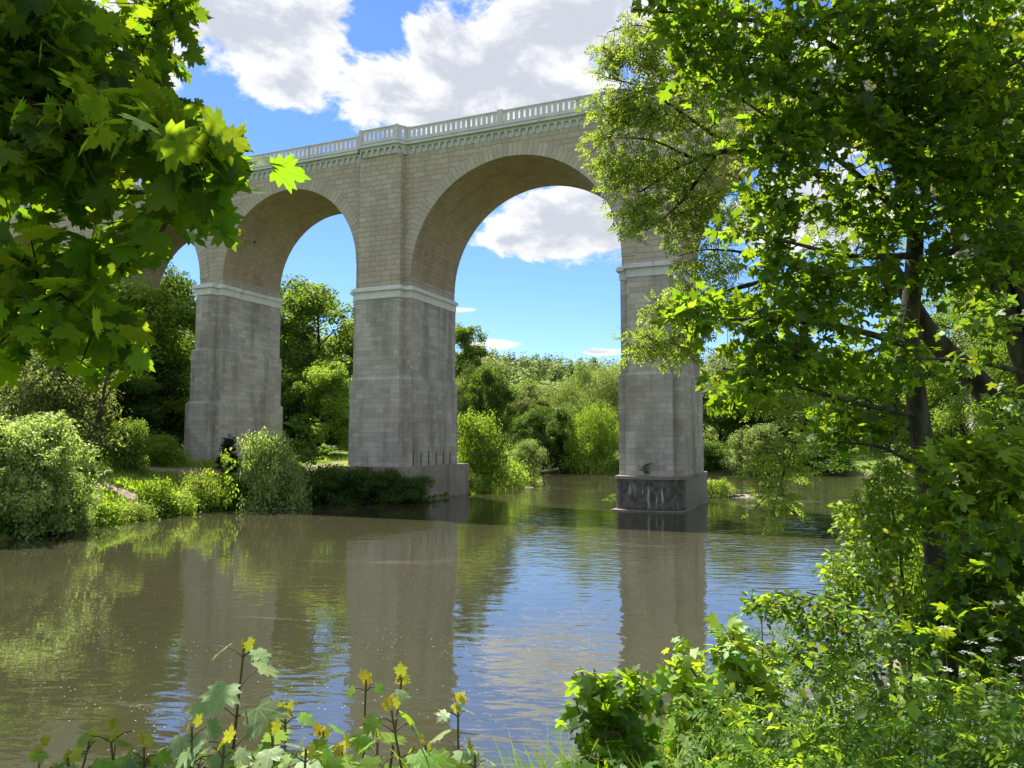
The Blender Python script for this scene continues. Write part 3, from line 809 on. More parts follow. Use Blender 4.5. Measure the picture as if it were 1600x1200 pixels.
# --- far bank right of the river pier
for (px, top, D, w, lf, ar, lab) in [
 (1125, 580, 150, 110, 'dark', 'broad_a', 'dark tree on the far bank just right of the river pier'),
 (1205, 590, 146, 120, 'dark', 'broad_b', 'dark tree on the far bank behind the hanging branch'),
 (1285, 575, 150, 120, 'dark', 'broad_c', 'dark tree on the far bank left of the maple trunk'),
 (1370, 560, 156, 130, 'mid', 'broad_a', 'mid green tree on the far bank behind the maple trunk'),
 (1165, 540, 190, 150, 'wood', 'broad_b', 'lighter tree rising behind the dark far bank trees'),
 (1450, 520, 170, 150, 'mid', 'broad_b', 'mid green tree on the far bank behind the leaning trunk'),
 (1560, 500, 160, 170, 'mid', 'broad_c', 'rounded green tree on the far bank near the right edge')]:
    T('tree', lab, ar, px, top, D, w, lf)
T('willow_bush', 'grey-green willow bush at the far water edge right of the river pier', 'bush_w', 1180, 668, 128, 95, 'willow', cat='bush')
T('bush', 'low dark bush hanging over the far water edge at right', 'bush_b', 1290, 690, 132, 130, 'dark', cat='bush')
T('bush', 'low dark bush at the water right behind the river pier', 'bush', 1110, 690, 134, 80, 'dark', cat='bush')
# --- right bank wood behind the maple
for (px, top, D, w, lf, ar, lab) in [
 (1530, 400, 44, 220, 'bright', 'fine', 'sunlit yellow-green tree behind the leaning trunk'),
 (1650, 330, 36, 250, 'mid', 'fine_b', 'leafy green tree behind the twin trunks at right edge'),
 (1440, 470, 50, 150, 'mid', 'fine_b', 'green tree behind the maple trunk on the right bank'),
 (1760, 200, 34, 330, 'mid', 'fine', 'tall leafy tree partly outside the right edge')]:
    T('tree', lab, ar, px, top, D, w, lf)

# --- bushes and herbs of the left bank
T('willow_bush', 'big rounded silvery green willow bush at the water at far left', 'bush_w', 28, 655, 46, 200, 'willowbush', cat='bush')
T('willow_bush', 'lower silvery willow bush at the waterline beside the big one', 'bush_w', 100, 745, 48.5, 80, 'willowbush', cat='bush')
T('bush', 'dark green bush at the wood edge left of the slim pier', 'bush', 196, 660, 68, 75, 'mid', cat='bush')
T('bush', 'sunny yellow-green shrub left of the foot of the slim pier', 'bush_b', 245, 682, 74, 80, 'bright', cat='bush')
T('bush', 'airy light green bush before the foot of the slim pier', 'bush', 428, 682, 64, 92, 'willowbush', cat='bush')
T('conifer', 'small dark conifer against the foot of the slim left pier', 'conifer', 357, 672, 74, 34, 'conifer')
T('bush', 'dark ivy bush at the right foot of the slim pier', 'bush_b', 398, 682, 74, 34, 'dark', cat='bush')
T('young_tree', 'upright sprout with bright leaves on the grassy bank top', 'sprout', 350, 700, 62, 36, 'bright', cat='young tree')
for (px, top, D, w, lf, ar, lab) in [
 (150, 782, 52, 90, 'herb', 'herb', 'leafy weeds at the waterline right of the willow bushes'),
 (205, 785, 55, 80, 'grass', 'herb_b', 'grassy weed clump below the bare earth patch'),
 (246, 752, 58, 66, 'herb', 'herb', 'rounded nettle clump right of the bare earth patch'),
 (265, 768, 59, 80, 'grass', 'herb', 'bright weed clump on the waterline below the nettle clump'),
 (318, 742, 63, 75, 'grass', 'herb_b', 'sunlit weed clump on the bank crest before the slim pier'),
 (335, 765, 63, 75, 'herb', 'herb', 'dark leafy clump overhanging the water under the bank crest'),
 (385, 745, 65.5, 75, 'herb', 'bush', 'dusky bush at the waterline under the airy light bush'),
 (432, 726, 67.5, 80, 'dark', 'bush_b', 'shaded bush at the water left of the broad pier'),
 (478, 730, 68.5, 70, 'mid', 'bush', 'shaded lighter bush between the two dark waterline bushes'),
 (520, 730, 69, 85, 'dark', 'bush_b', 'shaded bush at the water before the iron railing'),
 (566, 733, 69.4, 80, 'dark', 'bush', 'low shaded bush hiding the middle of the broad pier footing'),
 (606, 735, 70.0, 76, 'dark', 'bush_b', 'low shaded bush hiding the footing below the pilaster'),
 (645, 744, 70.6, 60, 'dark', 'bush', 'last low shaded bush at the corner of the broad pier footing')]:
    T('weed_clump' if ar.startswith('herb') else 'bush', lab, ar, px, top, D, w, lf, cat='weeds' if ar.startswith('herb') else 'bush')
T('weed_clump', 'bright grassy clump on the gravel spit below the yellow bush', 'herb_b', 790, 722, 92, 75, 'grass', cat='weeds')
T('weed_clump', 'low sunny grass clump at the tip of the gravel spit', 'herb_b', 818, 737, 97, 60, 'grass', cat='weeds')
T('weed_clump', 'pale grass clump beside the driftwood at the broad pier', 'herb_b', 728, 738, 84, 55, 'grass', cat='weeds')

# leaning bare trunk on the left bank
pth = smooth_path([(*P(147, 722, 66), .16), (*P(158, 640, 66), .13), (*P(168, 580, 66.5), .10), (*P(180, 500, 67), .05)], 8)
fork = smooth_path([(*P(160, 632, 66), .08), (*P(176, 605, 65.5), .06), (*P(190, 590, 65), .03)], 6)
V, F = tube_mesh([pth, fork], 7)
b0 = pth[0][0]; e = thing('leaning_tree', 'pale bare leaning trunk with a fork on the left bank', 'tree', tuple(b0))
link('trunk', mkmesh('trunk', V - b0, F, None, True), BARK_G, e)
r = np.random.default_rng(77); tp = np.array([P(px, py, 66.5) - b0 for px, py in [(185, 490), (205, 560), (165, 520), (195, 585), (215, 540), (150, 560)]])
link('crown', crown_leaves(r, tp, 700, 1.2, .5, OVAL, .18), LM['mid'], e)

# --- far wooded hill: one mass
def far_wood():
    r = np.random.default_rng(21); pos = []; nr = []
    pts = []
    for k in range(1500):
        a = math.radians(r.uniform(-62, 24)); d = r.uniform(190, 470) if r.random() < .8 else r.uniform(150, 240)
        x, y = d * math.sin(a), d * math.cos(a)
        if y < 168 + .1 * abs(x) and x > -95: continue
        pts.append((x, y))
    pts = np.array(pts); zs = ground_z(pts[:, 0], pts[:, 1])
    hs = r.uniform(8, 15, len(pts)); rs = r.uniform(2.6, 4.6, len(pts))
    n = 260
    u = rvec(r, n * len(pts)); u[:, 2] = np.where(u[:, 2] < 0, u[:, 2] * .95, u[:, 2])
    rr = (r.random(len(u)) ** .25)
    lump = 1 + .22 * np.sin(u[:, 0] * 7 + np.repeat(hs, n)) * np.cos(u[:, 1] * 6 + np.repeat(rs, n) * 9)
    c = np.stack([pts[:, 0], pts[:, 1], zs + hs * .45], -1).repeat(n, 0)
    pos = c + u * (rr * lump)[:, None] * np.stack([rs, rs, hs * .5], -1).repeat(n, 0)
    nrm = u + r.normal(size=u.shape) * .45 + [0, 0, .3]
    return leaf_mesh('wooded_hill', DIAMOND, pos, nrm, r.normal(size=u.shape) + [0, 0, -.6], r.uniform(.8, 1.7, len(u)))
o = link('wooded_hill', far_wood(), LM['wood']); o['kind'] = 'stuff'

# --- ground cover of the left bank and spit (grass and herbs nobody could count)
def cover(name, n, region, hgt, mat, tmpl, seed, lo=.12, hi=99, avoid=True, tuft=.35):
    r = np.random.default_rng(seed)
    x = r.uniform(region[0], region[1], n); y = r.uniform(region[2], region[3], n)
    d = river_sd(x, y); keep = (d > lo) & (d < hi)
    if avoid:
        for C, wd in ((PATH_C, 1.25), (PATCH_C, 1.1)):
            for (ax, ay), (bx, by) in zip(C[:-1], C[1:]):
                ex, ey = bx - ax, by - ay; tt_ = np.clip(((x - ax) * ex + (y - ay) * ey) / (ex * ex + ey * ey), 0, 1)
                keep &= np.hypot(x - ax - tt_ * ex, y - ay - tt_ * ey) > wd * r.uniform(.75, 1.1, n)
        for p in PIERS: keep &= ~((np.abs(x - p[0]) < p[1] + .9) & (y > YF - 1.6) & (y < YB + 1.6))
    cl = wav(x * 2.1, y * 2.3) + .5 * wav(y * 4.1, x * 3.7)
    keep &= cl + r.normal(size=n) * tuft > -.25
    x, y, cl = x[keep], y[keep], cl[keep]; m_ = len(x)
    z = ground_z(x, y)
    d = rvec(r, m_); d[:, 2] = 0; d = unit(d)
    tip = np.array([0, 0, 1.]) + d * r.uniform(.1, .6, m_)[:, None]
    nr = d * -.8 + [0, 0, .4] + r.normal(size=(m_, 3)) * .2
    return leaf_mesh(name, tmpl, np.stack([x, y, z - .02], -1), nr, tip, hgt * r.uniform(.5, 1.3, m_) * np.clip(1 + cl * .5, .6, 1.6))
GRB = (np.array([[-.06, 0, 0], [.06, 0, 0], [.045, .55, .05], [0, 1, .22]]), np.array([[0, 1, 2], [0, 2, 3]]))
o = link('bank_grass', cover('bank_grass', 150000, (-85, -36, 16, 100), .38, None, GRB, 31, hi=40), LM['grass']); o['kind'] = 'stuff'
HB = (np.array([[0, .25, 0], [.24, .5, .05], [0, 1, -.05], [-.24, .5, .05]]), np.array([[0, 1, 2, 3]]))
o = link('bank_herbs', cover('bank_herbs', 90000, (-60, -36, 22, 82), .45, None, HB, 32, lo=-.15, hi=5.5, tuft=.5), LM['herb']); o['kind'] = 'stuff'

# --- vegetation, gravel bar and driftwood round the river pier
def bar(name, cx, cy, rx, ry, h, seed):
    r = np.random.default_rng(seed); V = []; F = []; K, J = 6, 26
    for k in range(K + 1):
        for j in range(J):
            a = j / J * 2 * PI; q = k / K; wob = 1 + .22 * math.sin(a * 3 + seed) + .12 * math.sin(a * 7 + 1)
            V.append((cx + rx * q * wob * math.cos(a), cy + ry * q * wob * math.sin(a), h * (1 - q ** 2) - .12 * q + r.normal() * .015))
    for k in range(K):
        for j in range(J): F.append((k * J + j, k * J + (j + 1) % J, (k + 1) * J + (j + 1) % J, (k + 1) * J + j))
    o = link(name, mkmesh(name, V, F, None, True), M_GRAVEL); o['kind'] = 'structure'; return o
m, t, out = newmat('pale_gravel')
pos = t.node('ShaderNodeTexCoord').outputs['Object']
v = t.node('ShaderNodeTexVoronoi'); t.l.new(pos, v.inputs['Vector']); v.inputs['Scale'].default_value = 9
vs_ = t.node('ShaderNodeSeparateColor'); t.l.new(v.outputs['Color'], vs_.inputs[0])
c = t.mix(vs_.outputs[0], (.16, .135, .10), (.42, .37, .30)); principled(t, out, c, .9, v.outputs['Distance'], .8, .05, .2)
M_GRAVEL = m
q = P(1165, 776, 78); bar('gravel_bar', q[0], q[1], 4.6, 1.3, .22, 3)
q = P(792, 757, 97); bar('gravel_bar', q[0] + 1, q[1] - 1.5, 4.2, 1.5, .3, 4)
q = P(690, 772, 84); bar('gravel_bar', q[0] + .6, q[1] - 2.4, 1.8, .8, .18, 6)
def putz(name, cat, label, arch, px, py, D, h, w, lf):
    q = P(px, py, D); tm, cm, H, R = ARCH[arch]
    e = thing(name, label, cat, (q[0], q[1], -.05))
    for me, mt in ((tm, STEM), (cm, LM[lf])):
        o = bpy.data.objects.new(me.name, me); COL.objects.link(o); o.parent = e; o.scale = (w / R, w / R, h / H)
        o.material_slots[0].link = 'OBJECT'; o.material_slots[0].material = mt
    return e
putz('weed_clump', 'weeds', 'bright weed clump on the gravel bar right of the river pier', 'herb', 1120, 780, 77.5, 1.7, 1.6, 'grass')
putz('weed_clump', 'weeds', 'small weed tuft at the left foot of the river pier', 'sprout', 960, 790, 66, 1.3, .9, 'herb')
putz('weed_clump', 'weeds', 'tiny sprig growing on the footing cap of the river pier', 'sprout', 1010, 745, 61.9, 1.2, .5, 'dark').location.z = 2.72
M_DRIFT = barkmat('driftwood_grey', (.10, .08, .06), (.26, .22, .17), 8)
def log(label, ctrl, base):
    pths = [smooth_path(c, 6) for c in ctrl]; V, F = tube_mesh(pths, 6)
    o = link('driftwood', mkmesh('driftwood', V - np.array(base), F, None, True), M_DRIFT, None, base); tag(o, label, 'driftwood'); return o
def wl(px, D, dz=0.1):
    q = P(px, 690, D); return np.array([q[0], q[1], dz])
a, b, c_ = wl(683, 83.5, .0), wl(705, 83.0, .55), wl(716, 84.5, .1)
log('bleached branch stranded at the corner of the broad pier footing', [[(*a, .05), (*b, .09), (*c_, .12)], [(*b, .06), (*(b + [.6, .3, .45]), .03)], [(*(a * .5 + b * .5), .05), (*(a * .5 + b * .5 + [.3, -.6, -.2]), .03)]], tuple(a))
a, b = wl(788, 97, .28), wl(812, 97.5, .25)
log('thin dark branch lying on the tip of the gravel spit', [[(*a, .05), (*((a + b) / 2 + [0, 0, .15]), .06), (*b, .04)], [(*((a + b) / 2), .04), (*((a + b) / 2 + [.3, .4, .4]), .02)]], tuple(a))
a, b = wl(815, 128, .25), wl(872, 131, .9)
log('long dark fallen trunk at the river bend under the pale bush', [[(*a, .12), (*((a + b) / 2 + [0, 0, -.1]), .2), (*b, .26)], [(*((a * .3 + b * .7)), .12), (*((a * .3 + b * .7) + [1.2, .5, 1.4]), .05)]], tuple(a))
for k, (px, D, s, lab) in enumerate([(1146, 76.8, 1, 'dark short log on the gravel bar nearest the river pier'), (1157, 77.2, .7, 'dark stump-like log at the middle of the gravel bar'), (1186, 76.6, .9, 'dark log at the right end of the gravel bar')]):
    a = wl(px, D, .1); log(lab, [[(*(a - [.5 * s, .1, 0]), .10 * s), (*(a + [0, 0, .12]), .15 * s), (*(a + [.5 * s, .1, .05]), .08 * s)], [(*a, .07 * s), (*(a + [.15, .1, .45 * s]), .03)]], tuple(a))
# ------------------------------------------------------------------ near trees and plants, grown branch by branch
def limb(ctrl, n=10):
    return smooth_path([(*P(a, b, d), r) for a, b, d, r in ctrl], n)

def grow(limbs, blobs, leafn, tmpl, size, seed, twig=.32, up=.55, rnd=.75, view=.0, extra_young=None, tw=(.007, .0025), down=.45):
    """blobs: (px,py,depth,rx,ry,rdepth_m,n). Twigs join the nearest branch. Returns paths, leaf arrays"""
    r = np.random.default_rng(seed)
    ends = []; mul = []
    for bl in blobs:
        px, py, d, rx, ry, rd, n = bl[:7]; mul.append(np.full(n, bl[7] if len(bl) > 7 else 1.0))
        u = rvec(r, n) * (r.random(n) ** .38)[:, None]
        c = np.array([P(px + a * rx, py + b * ry, d + q * rd) for a, b, q in u]); ends.append(c)
    ends = np.concatenate(ends); mul = np.concatenate(mul)
    nodes = np.concatenate([p for p, q in limbs]); 
    nrad = np.concatenate([q for p, q in limbs])
    dist = np.sqrt(((ends[:, None] - nodes[None, ::3]) ** 2).sum(-1)).min(1)
    order = np.argsort(dist)
    cap = len(nodes) + 3 * len(ends) + 10
    A = np.empty((cap, 3)); A[:len(nodes)] = nodes; Rr = np.empty(cap); Rr[:len(nodes)] = nrad; m_ = len(nodes)
    paths = list(limbs); pos = []; tip = []; szm = []
    for i in order:
        e = ends[i]; dd = ((A[:m_] - e) ** 2).sum(1); j = int(np.argmin(dd)); s = A[j]
        L = math.sqrt(dd[j]); r0 = min(Rr[j] * .75, tw[0] + .006 * L)
        mid = s * .5 + e * .5 + r.normal(size=3) * .10 * L + np.array([0, 0, .10 * L])
        out = unit(e - s); end2 = e + out * twig * .5 + np.array([0, 0, -.12 * twig])
        pts = np.array([s, mid, e, end2]); paths.append((pts, np.array([r0, r0 * .75 + .001, tw[1] * 1.3, tw[1]])))
        A[m_] = mid; A[m_ + 1] = e; Rr[m_] = r0 * .8; Rr[m_ + 1] = tw[1] * 2; m_ += 2
        for k in range(leafn):
            f = (k + r.random()) / leafn
            q = (mid * (1 - f) + e * f) if f < .35 else e + (end2 - e) * ((f - .35) / .65)
            a = r.uniform(0, 2 * PI); side = np.array([math.cos(a), math.sin(a), r.normal() * .25])
            dv = unit(side * .9 + out * .6)
            pos.append(q + dv * size * .55); tip.append(dv + np.array([0, 0, -down])); szm.append(mul[i])
    pos = np.array(pos); tip = np.array(tip); n = len(pos)
    nrm = np.array([0, 0, up]) - FV * view + r.normal(size=(n, 3)) * rnd * .6
    sz = size * r.uniform(.55, 1.2, n) * np.array(szm)
    return paths, pos, nrm, tip, sz

def plant(name, label, cat, base, paths, leaves, leafm, bark, tmpl, group=None, sides=7, parts=('trunk', 'crown'), young=0):
    base = np.array(base); e = thing(name, label, cat, tuple(base), group)
    V, F = tube_mesh(paths, sides); link(parts[0], mkmesh(parts[0], V - base, F, None, True), bark, e)
    pos, nrm, tip, sz = leaves
    link(parts[1], leaf_mesh(parts[1], tmpl, pos - base, nrm, tip, sz), leafm, e)
    return e

def gp(px, D):
    q = P(px, 690, D); return np.array([q[0], q[1], gz(q[0], q[1])])

# --- the maple overhanging from the left
b = gp(-560, 4.8)
L = [smooth_path([(b[0], b[1], b[2] - .3, .17), (b[0] + .05, b[1] + .1, b[2] + 1.3, .14), (*P(-500, 250, 4.9), .12), (*P(-470, -200, 5.1), .10), (*P(-440, -700, 5.4), .06)], 10),
     limb([(-500, 280, 4.9, .06), (-200, 190, 4.6, .04), (60, 150, 4.3, .026), (200, 160, 4.2, .015), (285, 200, 4.0, .006)]),
     limb([(-502, 300, 4.9, .05), (-260, 160, 3.4, .034), (-40, 150, 2.75, .018), (90, 175, 2.65, .010), (200, 240, 2.7, .005)]),
     limb([(-260, 160, 3.4, .03), (-60, -80, 3.4, .022), (60, -210, 3.6, .014), (200, -270, 3.6, .006)]),
     limb([(-505, 330, 4.85, .05), (-150, 310, 4.0, .035), (80, 285, 3.6, .020), (210, 300, 3.2, .012), (300, 280, 2.8, .005)]),
     limb([(-505, 400, 4.8, .045), (-150, 420, 3.7, .03), (20, 430, 3.05, .012), (100, 455, 2.95, .007), (155, 505, 2.9, .004)]),
     limb([(-470, -150, 5.1, .06), (-150, -220, 5.2, .04), (60, -230, 5.1, .02), (180, -190, 5.0, .012)]),
     limb([(-490, 50, 5.0, .05), (-150, -20, 5.0, .035), (100, 20, 4.9, .02), (190, 50, 4.8, .012), (240, 60, 4.8, .006)]),
     limb([(180, -190, 5.0, .012), (220, -110, 4.9, .010), (240, -10, 4.8, .007), (236, 50, 4.7, .004)])]
B = [(10, 70, 2.9, 125, 105, .35, 84, .72), (45, 195, 2.8, 110, 56, .3, 54, .72), (120, 245, 2.8, 44, 24, .25, 11, .75), (95, 150, 2.9, 50, 50, .25, 16, .72),
     (30, 90, 5.5, 135, 110, .5, 110), (-100, 150, 5.4, 80, 200, .5, 50),  # deeper leaf layers, added to block sky light behind the near mass
     (20, 130, 4.4, 110, 80, .4, 40), (175, 160, 4.4, 40, 60, .4, 14),
     (228, 70, 4.8, 38, 80, .6, 24, .9), (272, 10, 4.8, 20, 40, .4, 8, .9), (240, 165, 4.3, 38, 46, .6, 16, .9), (285, 215, 3.9, 24, 36, .5, 11, .95), (215, 200, 2.6, 40, 22, .5, 8, .9), (262, 232, 2.75, 26, 18, .12, 6, .9), (318, 262, 2.6, 20, 12, .08, 4, .95),
     (296, 306, 2.7, 20, 10, .1, 4, .9), (225, 300, 3.4, 24, 14, .3, 4, .9), (40, 330, 3.4, 60, 14, .3, 5, .85), (20, 430, 3.1, 40, 22, .7, 9, .85), (95, 425, 3.0, 50, 20, .7, 10, .85), (120, 485, 2.9, 36, 14, .5, 7, .85), (20, 495, 3.0, 40, 14, .6, 7, .85), (160, 400, 3.2, 26, 14, .5, 5, .85), (150, 525, 2.9, 14, 10, .2, 3, .85), (60, 465, 3.0, 40, 14, .6, 6, .85),
     (-130, 150, 4.0, 110, 300, .7, 70), (60, -250, 3.6, 190, 120, .5, 150), (-60, -330, 4.2, 200, 140, .5, 80), (-180, -480, 5.3, 200, 160, .7, 70)]  # out-of-frame clumps added overhead to keep sun off the near mass
L.append(smooth_path([(*P(-460, -420, 5.2), .07), (-4.6, 4.6, 10.2, .05), (-2.6, 5.4, 10.6, .03), (-1.2, 5.6, 10.4, .012)], 8))
paths, *lv = grow(L, B, 9, MAPLE, .128, 41, twig=.30, up=.45, rnd=.9, view=.3)
b_ = np.random.default_rng(9); hi = np.array([-1.5, 5.6, 10.5]) + rvec(b_, 1100) * (b_.random(1100) ** .4)[:, None] * [1.7, 1.5, .8]  # unseen leaf layer added overhead to shade the lower right herbs
lv = [np.concatenate([lv[0], hi]), np.concatenate([lv[1], b_.normal(size=(1100, 3)) * .4 + [0, 0, 1]]), np.concatenate([lv[2], b_.normal(size=(1100, 3))]), np.concatenate([lv[3], b_.uniform(.09, .15, 1100)])]
plant('maple_tree', 'near maple overhanging from the top left with large backlit lobed leaves', 'tree', b, paths, lv, LM['maple'], BARK, MAPLE)

# --- right maple with the upright slender trunk
tr = [(1474, 1000, 7.6, .125), (1464, 880, 7.6, .115), (1450, 760, 7.6, .105), (1434, 640, 7.6, .10), (1421, 520, 7.6, .093), (1427, 430, 7.7, .085), (1428, 340, 7.8, .075), (1402, 260, 7.8, .06), (1380, 150, 7.8, .05), (1360, 0, 7.8, .04), (1345, -220, 7.9, .025)]
L = [limb(tr), limb([(1427, 345, 7.8, .05), (1370, 300, 7.6, .035), (1310, 250, 7.4, .025), (1210, 190, 7.0, .015), (1110, 120, 6.8, .008)]),
     limb([(1421, 540, 7.6, .04), (1310, 510, 7.1, .026), (1190, 500, 6.7, .015), (1085, 495, 6.3, .007)]),
     limb([(1434, 650, 7.6, .035), (1340, 630, 7.2, .022), (1230, 600, 6.8, .013), (1130, 575, 6.5, .006)]),
     limb([(1445, 735, 7.6, .025), (1380, 700, 7.3, .016), (1300, 690, 7.1, .009)]),
     limb([(1378, 130, 7.8, .04), (1260, 50, 7.2, .026), (1110, 25, 6.9, .015), (990, 15, 6.6, .007)]),
     limb([(1400, 250, 7.8, .045), (1480, 170, 7.4, .03), (1600, 90, 7.0, .016), (1700, 60, 6.8, .01)]),
     limb([(1427, 430, 7.7, .04), (1510, 380, 7.2, .026), (1590, 350, 6.8, .014), (1680, 330, 6.6, .008)]),
     limb([(1425, 400, 7.7, .04), (1330, 400, 7.3, .026), (1240, 380, 7.0, .015), (1160, 360, 6.8, .008)]),
     limb([(1358, -40, 7.8, .035), (1450, -150, 7.5, .02), (1560, -230, 7.3, .01)]),
     limb([(1354, -80, 7.8, .03), (1230, -170, 7.4, .018), (1100, -220, 7.2, .009)])]
B = [(1260, 40, 7.2, 190, 65, .7, 110), (1070, 28, 6.8, 85, 32, .4, 30), (1150, 100, 6.9, 95, 60, .5, 50), (1440, 90, 7.5, 170, 110, .7, 140), (1300, 180, 7.3, 130, 70, .5, 80), (1220, 230, 7.0, 80, 60, .4, 42),
     (1200, 340, 6.9, 65, 60, .4, 34), (1480, 250, 7.3, 130, 90, .6, 90), (1340, 440, 7.3, 80, 50, .4, 36), (1250, 420, 7.0, 90, 40, .4, 34), (1210, 500, 6.8, 110, 35, .4, 44), (1085, 492, 6.3, 42, 22, .2, 16),
     (1240, 575, 6.9, 110, 45, .4, 46), (1150, 600, 6.6, 50, 25, .25, 14), (1360, 560, 7.3, 70, 70, .4, 36), (1330, 665, 7.2, 80, 35, .3, 30), (1390, 350, 7.6, 60, 60, .4, 26), (1560, 180, 7.1, 110, 120, .6, 70), (1580, 380, 6.8, 80, 60, .4, 36),
     (1360, -190, 7.7, 320, 130, .9, 250), (1600, -120, 7.2, 200, 160, .8, 90), (1760, 150, 6.9, 130, 220, .7, 80), (1500, 330, 7.6, 60, 50, .4, 34), (1470, 420, 7.4, 50, 40, .3, 22), (1400, 200, 7.6, 70, 60, .4, 34), (1330, 300, 7.4, 60, 40, .3, 22)]  # clumps above the frame are added to shade the upper crown
B = [(*q[:6], int(q[6] * 1.15)) for q in B]
paths, *lv = grow(L, B, 9, MAPLE_LO, .105, 42, twig=.32, up=.6, rnd=.85, view=.12)
b = np.array(P(1474, 1000, 7.6)); b[2] = gz(b[0], b[1])
L[0][0][0] = b - [0, 0, .3]
plant('maple_tree', 'slender upright maple on the right with dark trunk and lit lobed leaves', 'tree', b, paths, lv, LM['maple_far'], BARK_G, MAPLE_LO)

# --- leaning tree with small yellow-green leaves reaching left across the viaduct
b = gp(1760, 10.6)
L = [smooth_path([(b[0], b[1], b[2] - .4, .25), (*P(1690, 770, 10.5), .22), (*P(1600, 680, 10.5), .19), (*P(1530, 600, 10.6), .165), (*P(1452, 520, 10.8), .135), (*P(1395, 420, 11), .095), (*P(1335, 330, 11.2), .065), (*P(1255, 250, 11.4), .05), (*P(1180, 160, 11.5), .05), (*P(1130, 50, 11.6), .03), (*P(1110, -80, 11.7), .015)], 10),
     limb([(1255, 250, 11.4, .06), (1150, 236, 11.2, .045), (1075, 254, 11.2, .03), (1000, 300, 11.2, .012)]),
     limb([(1150, 236, 11.2, .035), (1085, 190, 11.2, .025), (1010, 140, 11.3, .015), (945, 120, 11.4, .006)]),
     limb([(1180, 160, 11.5, .04), (1085, 70, 11.4, .025), (1000, 40, 11.4, .012), (950, 50, 11.4, .006)]),
     limb([(1085, 250, 11.2, .025), (1020, 220, 11.2, .016), (950, 215, 11.3, .006)]),
     limb([(1120, 240, 11.2, .03), (1060, 320, 11.1, .02), (1010, 360, 11.1, .008)]),
     limb([(1395, 420, 11, .065), (1270, 428, 11, .05), (1160, 448, 11, .034), (1070, 485, 11.2, .018), (990, 530, 11.2, .006)]),
     limb([(1270, 428, 11, .04), (1190, 400, 11, .025), (1110, 390, 11.1, .012), (1060, 400, 11.1, .006)]),
     limb([(1452, 520, 10.8, .06), (1360, 550, 10.4, .04), (1285, 620, 10.1, .026), (1235, 710, 10, .014), (1212, 785, 9.95, .006)]),
     limb([(1360, 550, 10.4, .035), (1260, 570, 10.4, .02), (1160, 600, 10.5, .008)])]
B = [(1000, 75, 11.4, 62, 55, .6, 60), (955, 95, 11.4, 26, 36, .4, 16), (965, 165, 11.3, 42, 42, .5, 34), (945, 215, 11.3, 26, 18, .3, 10), (1030, 180, 11.2, 62, 50, .6, 56), (1080, 110, 11.3, 70, 70, .7, 64), (985, 270, 11.2, 46, 42, .5, 40), (960, 250, 11.2, 26, 20, .3, 9),
     (1060, 270, 11.2, 66, 52, .6, 56), (1000, 335, 11.1, 34, 24, .4, 22), (1050, 340, 11.1, 50, 34, .4, 32), (1130, 200, 11.3, 60, 80, .7, 46), (1130, 320, 11.1, 60, 50, .5, 34), (1110, 410, 11.1, 60, 34, .4, 32), (1070, 480, 11.2, 56, 32, .4, 32),
     (1010, 530, 11.1, 32, 26, .35, 22), (1060, 535, 11.1, 36, 22, .3, 18), (1150, 470, 11, 70, 30, .5, 34), (1270, 470, 10.9, 80, 50, .6, 44), (1180, 600, 10.5, 70, 34, .5, 36), (1270, 640, 10.1, 44, 44, .4, 28), (1225, 720, 10, 38, 34, .3, 24), (1212, 778, 9.95, 26, 24, .25, 15), (1320, 360, 11.2, 80, 60, .6, 36), (1400, 250, 11.3, 120, 90, .8, 46)]
paths, *lv = grow(L, B, 9, TUFT, .15, 43, twig=.34, up=.5, rnd=1.0, view=.1, tw=(.010, .004))
plant('leaning_tree', 'tree with thick leaning trunk at right and fine yellow-green foliage before the viaduct', 'tree', b, paths, lv, LM['small'], BARK, TUFT)

# --- tree with two stout trunks at the right edge
b = gp(1690, 8.9)
L = [smooth_path([(b[0], b[1], b[2] - .3, .2), (*P(1640, 720, 9), .165), (*P(1600, 560, 9), .145), (*P(1555, 430, 9), .125), (*P(1524, 350, 9.1), .11), (*P(1500, 220, 9.2), .085), (*P(1482, 60, 9.3), .06), (*P(1470, -180, 9.4), .03)], 10),
     smooth_path([(b[0], b[1], b[2] + .1, .18), (*P(1665, 700, 8.8), .15), (*P(1612, 480, 8.8), .13), (*P(1572, 330, 8.9), .105), (*P(1552, 180, 9), .08), (*P(1540, 0, 9.1), .05), (*P(1535, -200, 9.2), .025)], 10),
     limb([(1618, 590, 8.8, .04), (1560, 572, 8.5, .03), (1480, 562, 8.3, .016), (1430, 560, 8.2, .006)]),
     limb([(1572, 330, 8.9, .045), (1630, 250, 8.5, .03), (1700, 180, 8.3, .012)]),
     limb([(1500, 220, 9.2, .04), (1440, 150, 9.0, .026), (1390, 60, 8.9, .010)])]
B = [(1590, 80, 8.9, 110, 120, .8, 90), (1470, 40, 9.2, 90, 100, .7, 60), (1600, 280, 8.6, 80, 80, .6, 50), (1540, 500, 8.6, 60, 50, .5, 22), (1580, 640, 8.6, 50, 50, .4, 16), (1510, 570, 8.4, 50, 18, .3, 8), (1570, -160, 9.2, 200, 140, .9, 90), (1720, 200, 8.5, 100, 200, .8, 60)]
paths, *lv = grow(L, B, 9, MAPLE_LO, .125, 44, twig=.34, up=.6, rnd=.8, view=.1)
plant('twin_trunk_tree', 'tree with two stout dark trunks at the right edge', 'tree', b, paths, lv, LM['mid'], BARK_G, MAPLE_LO)

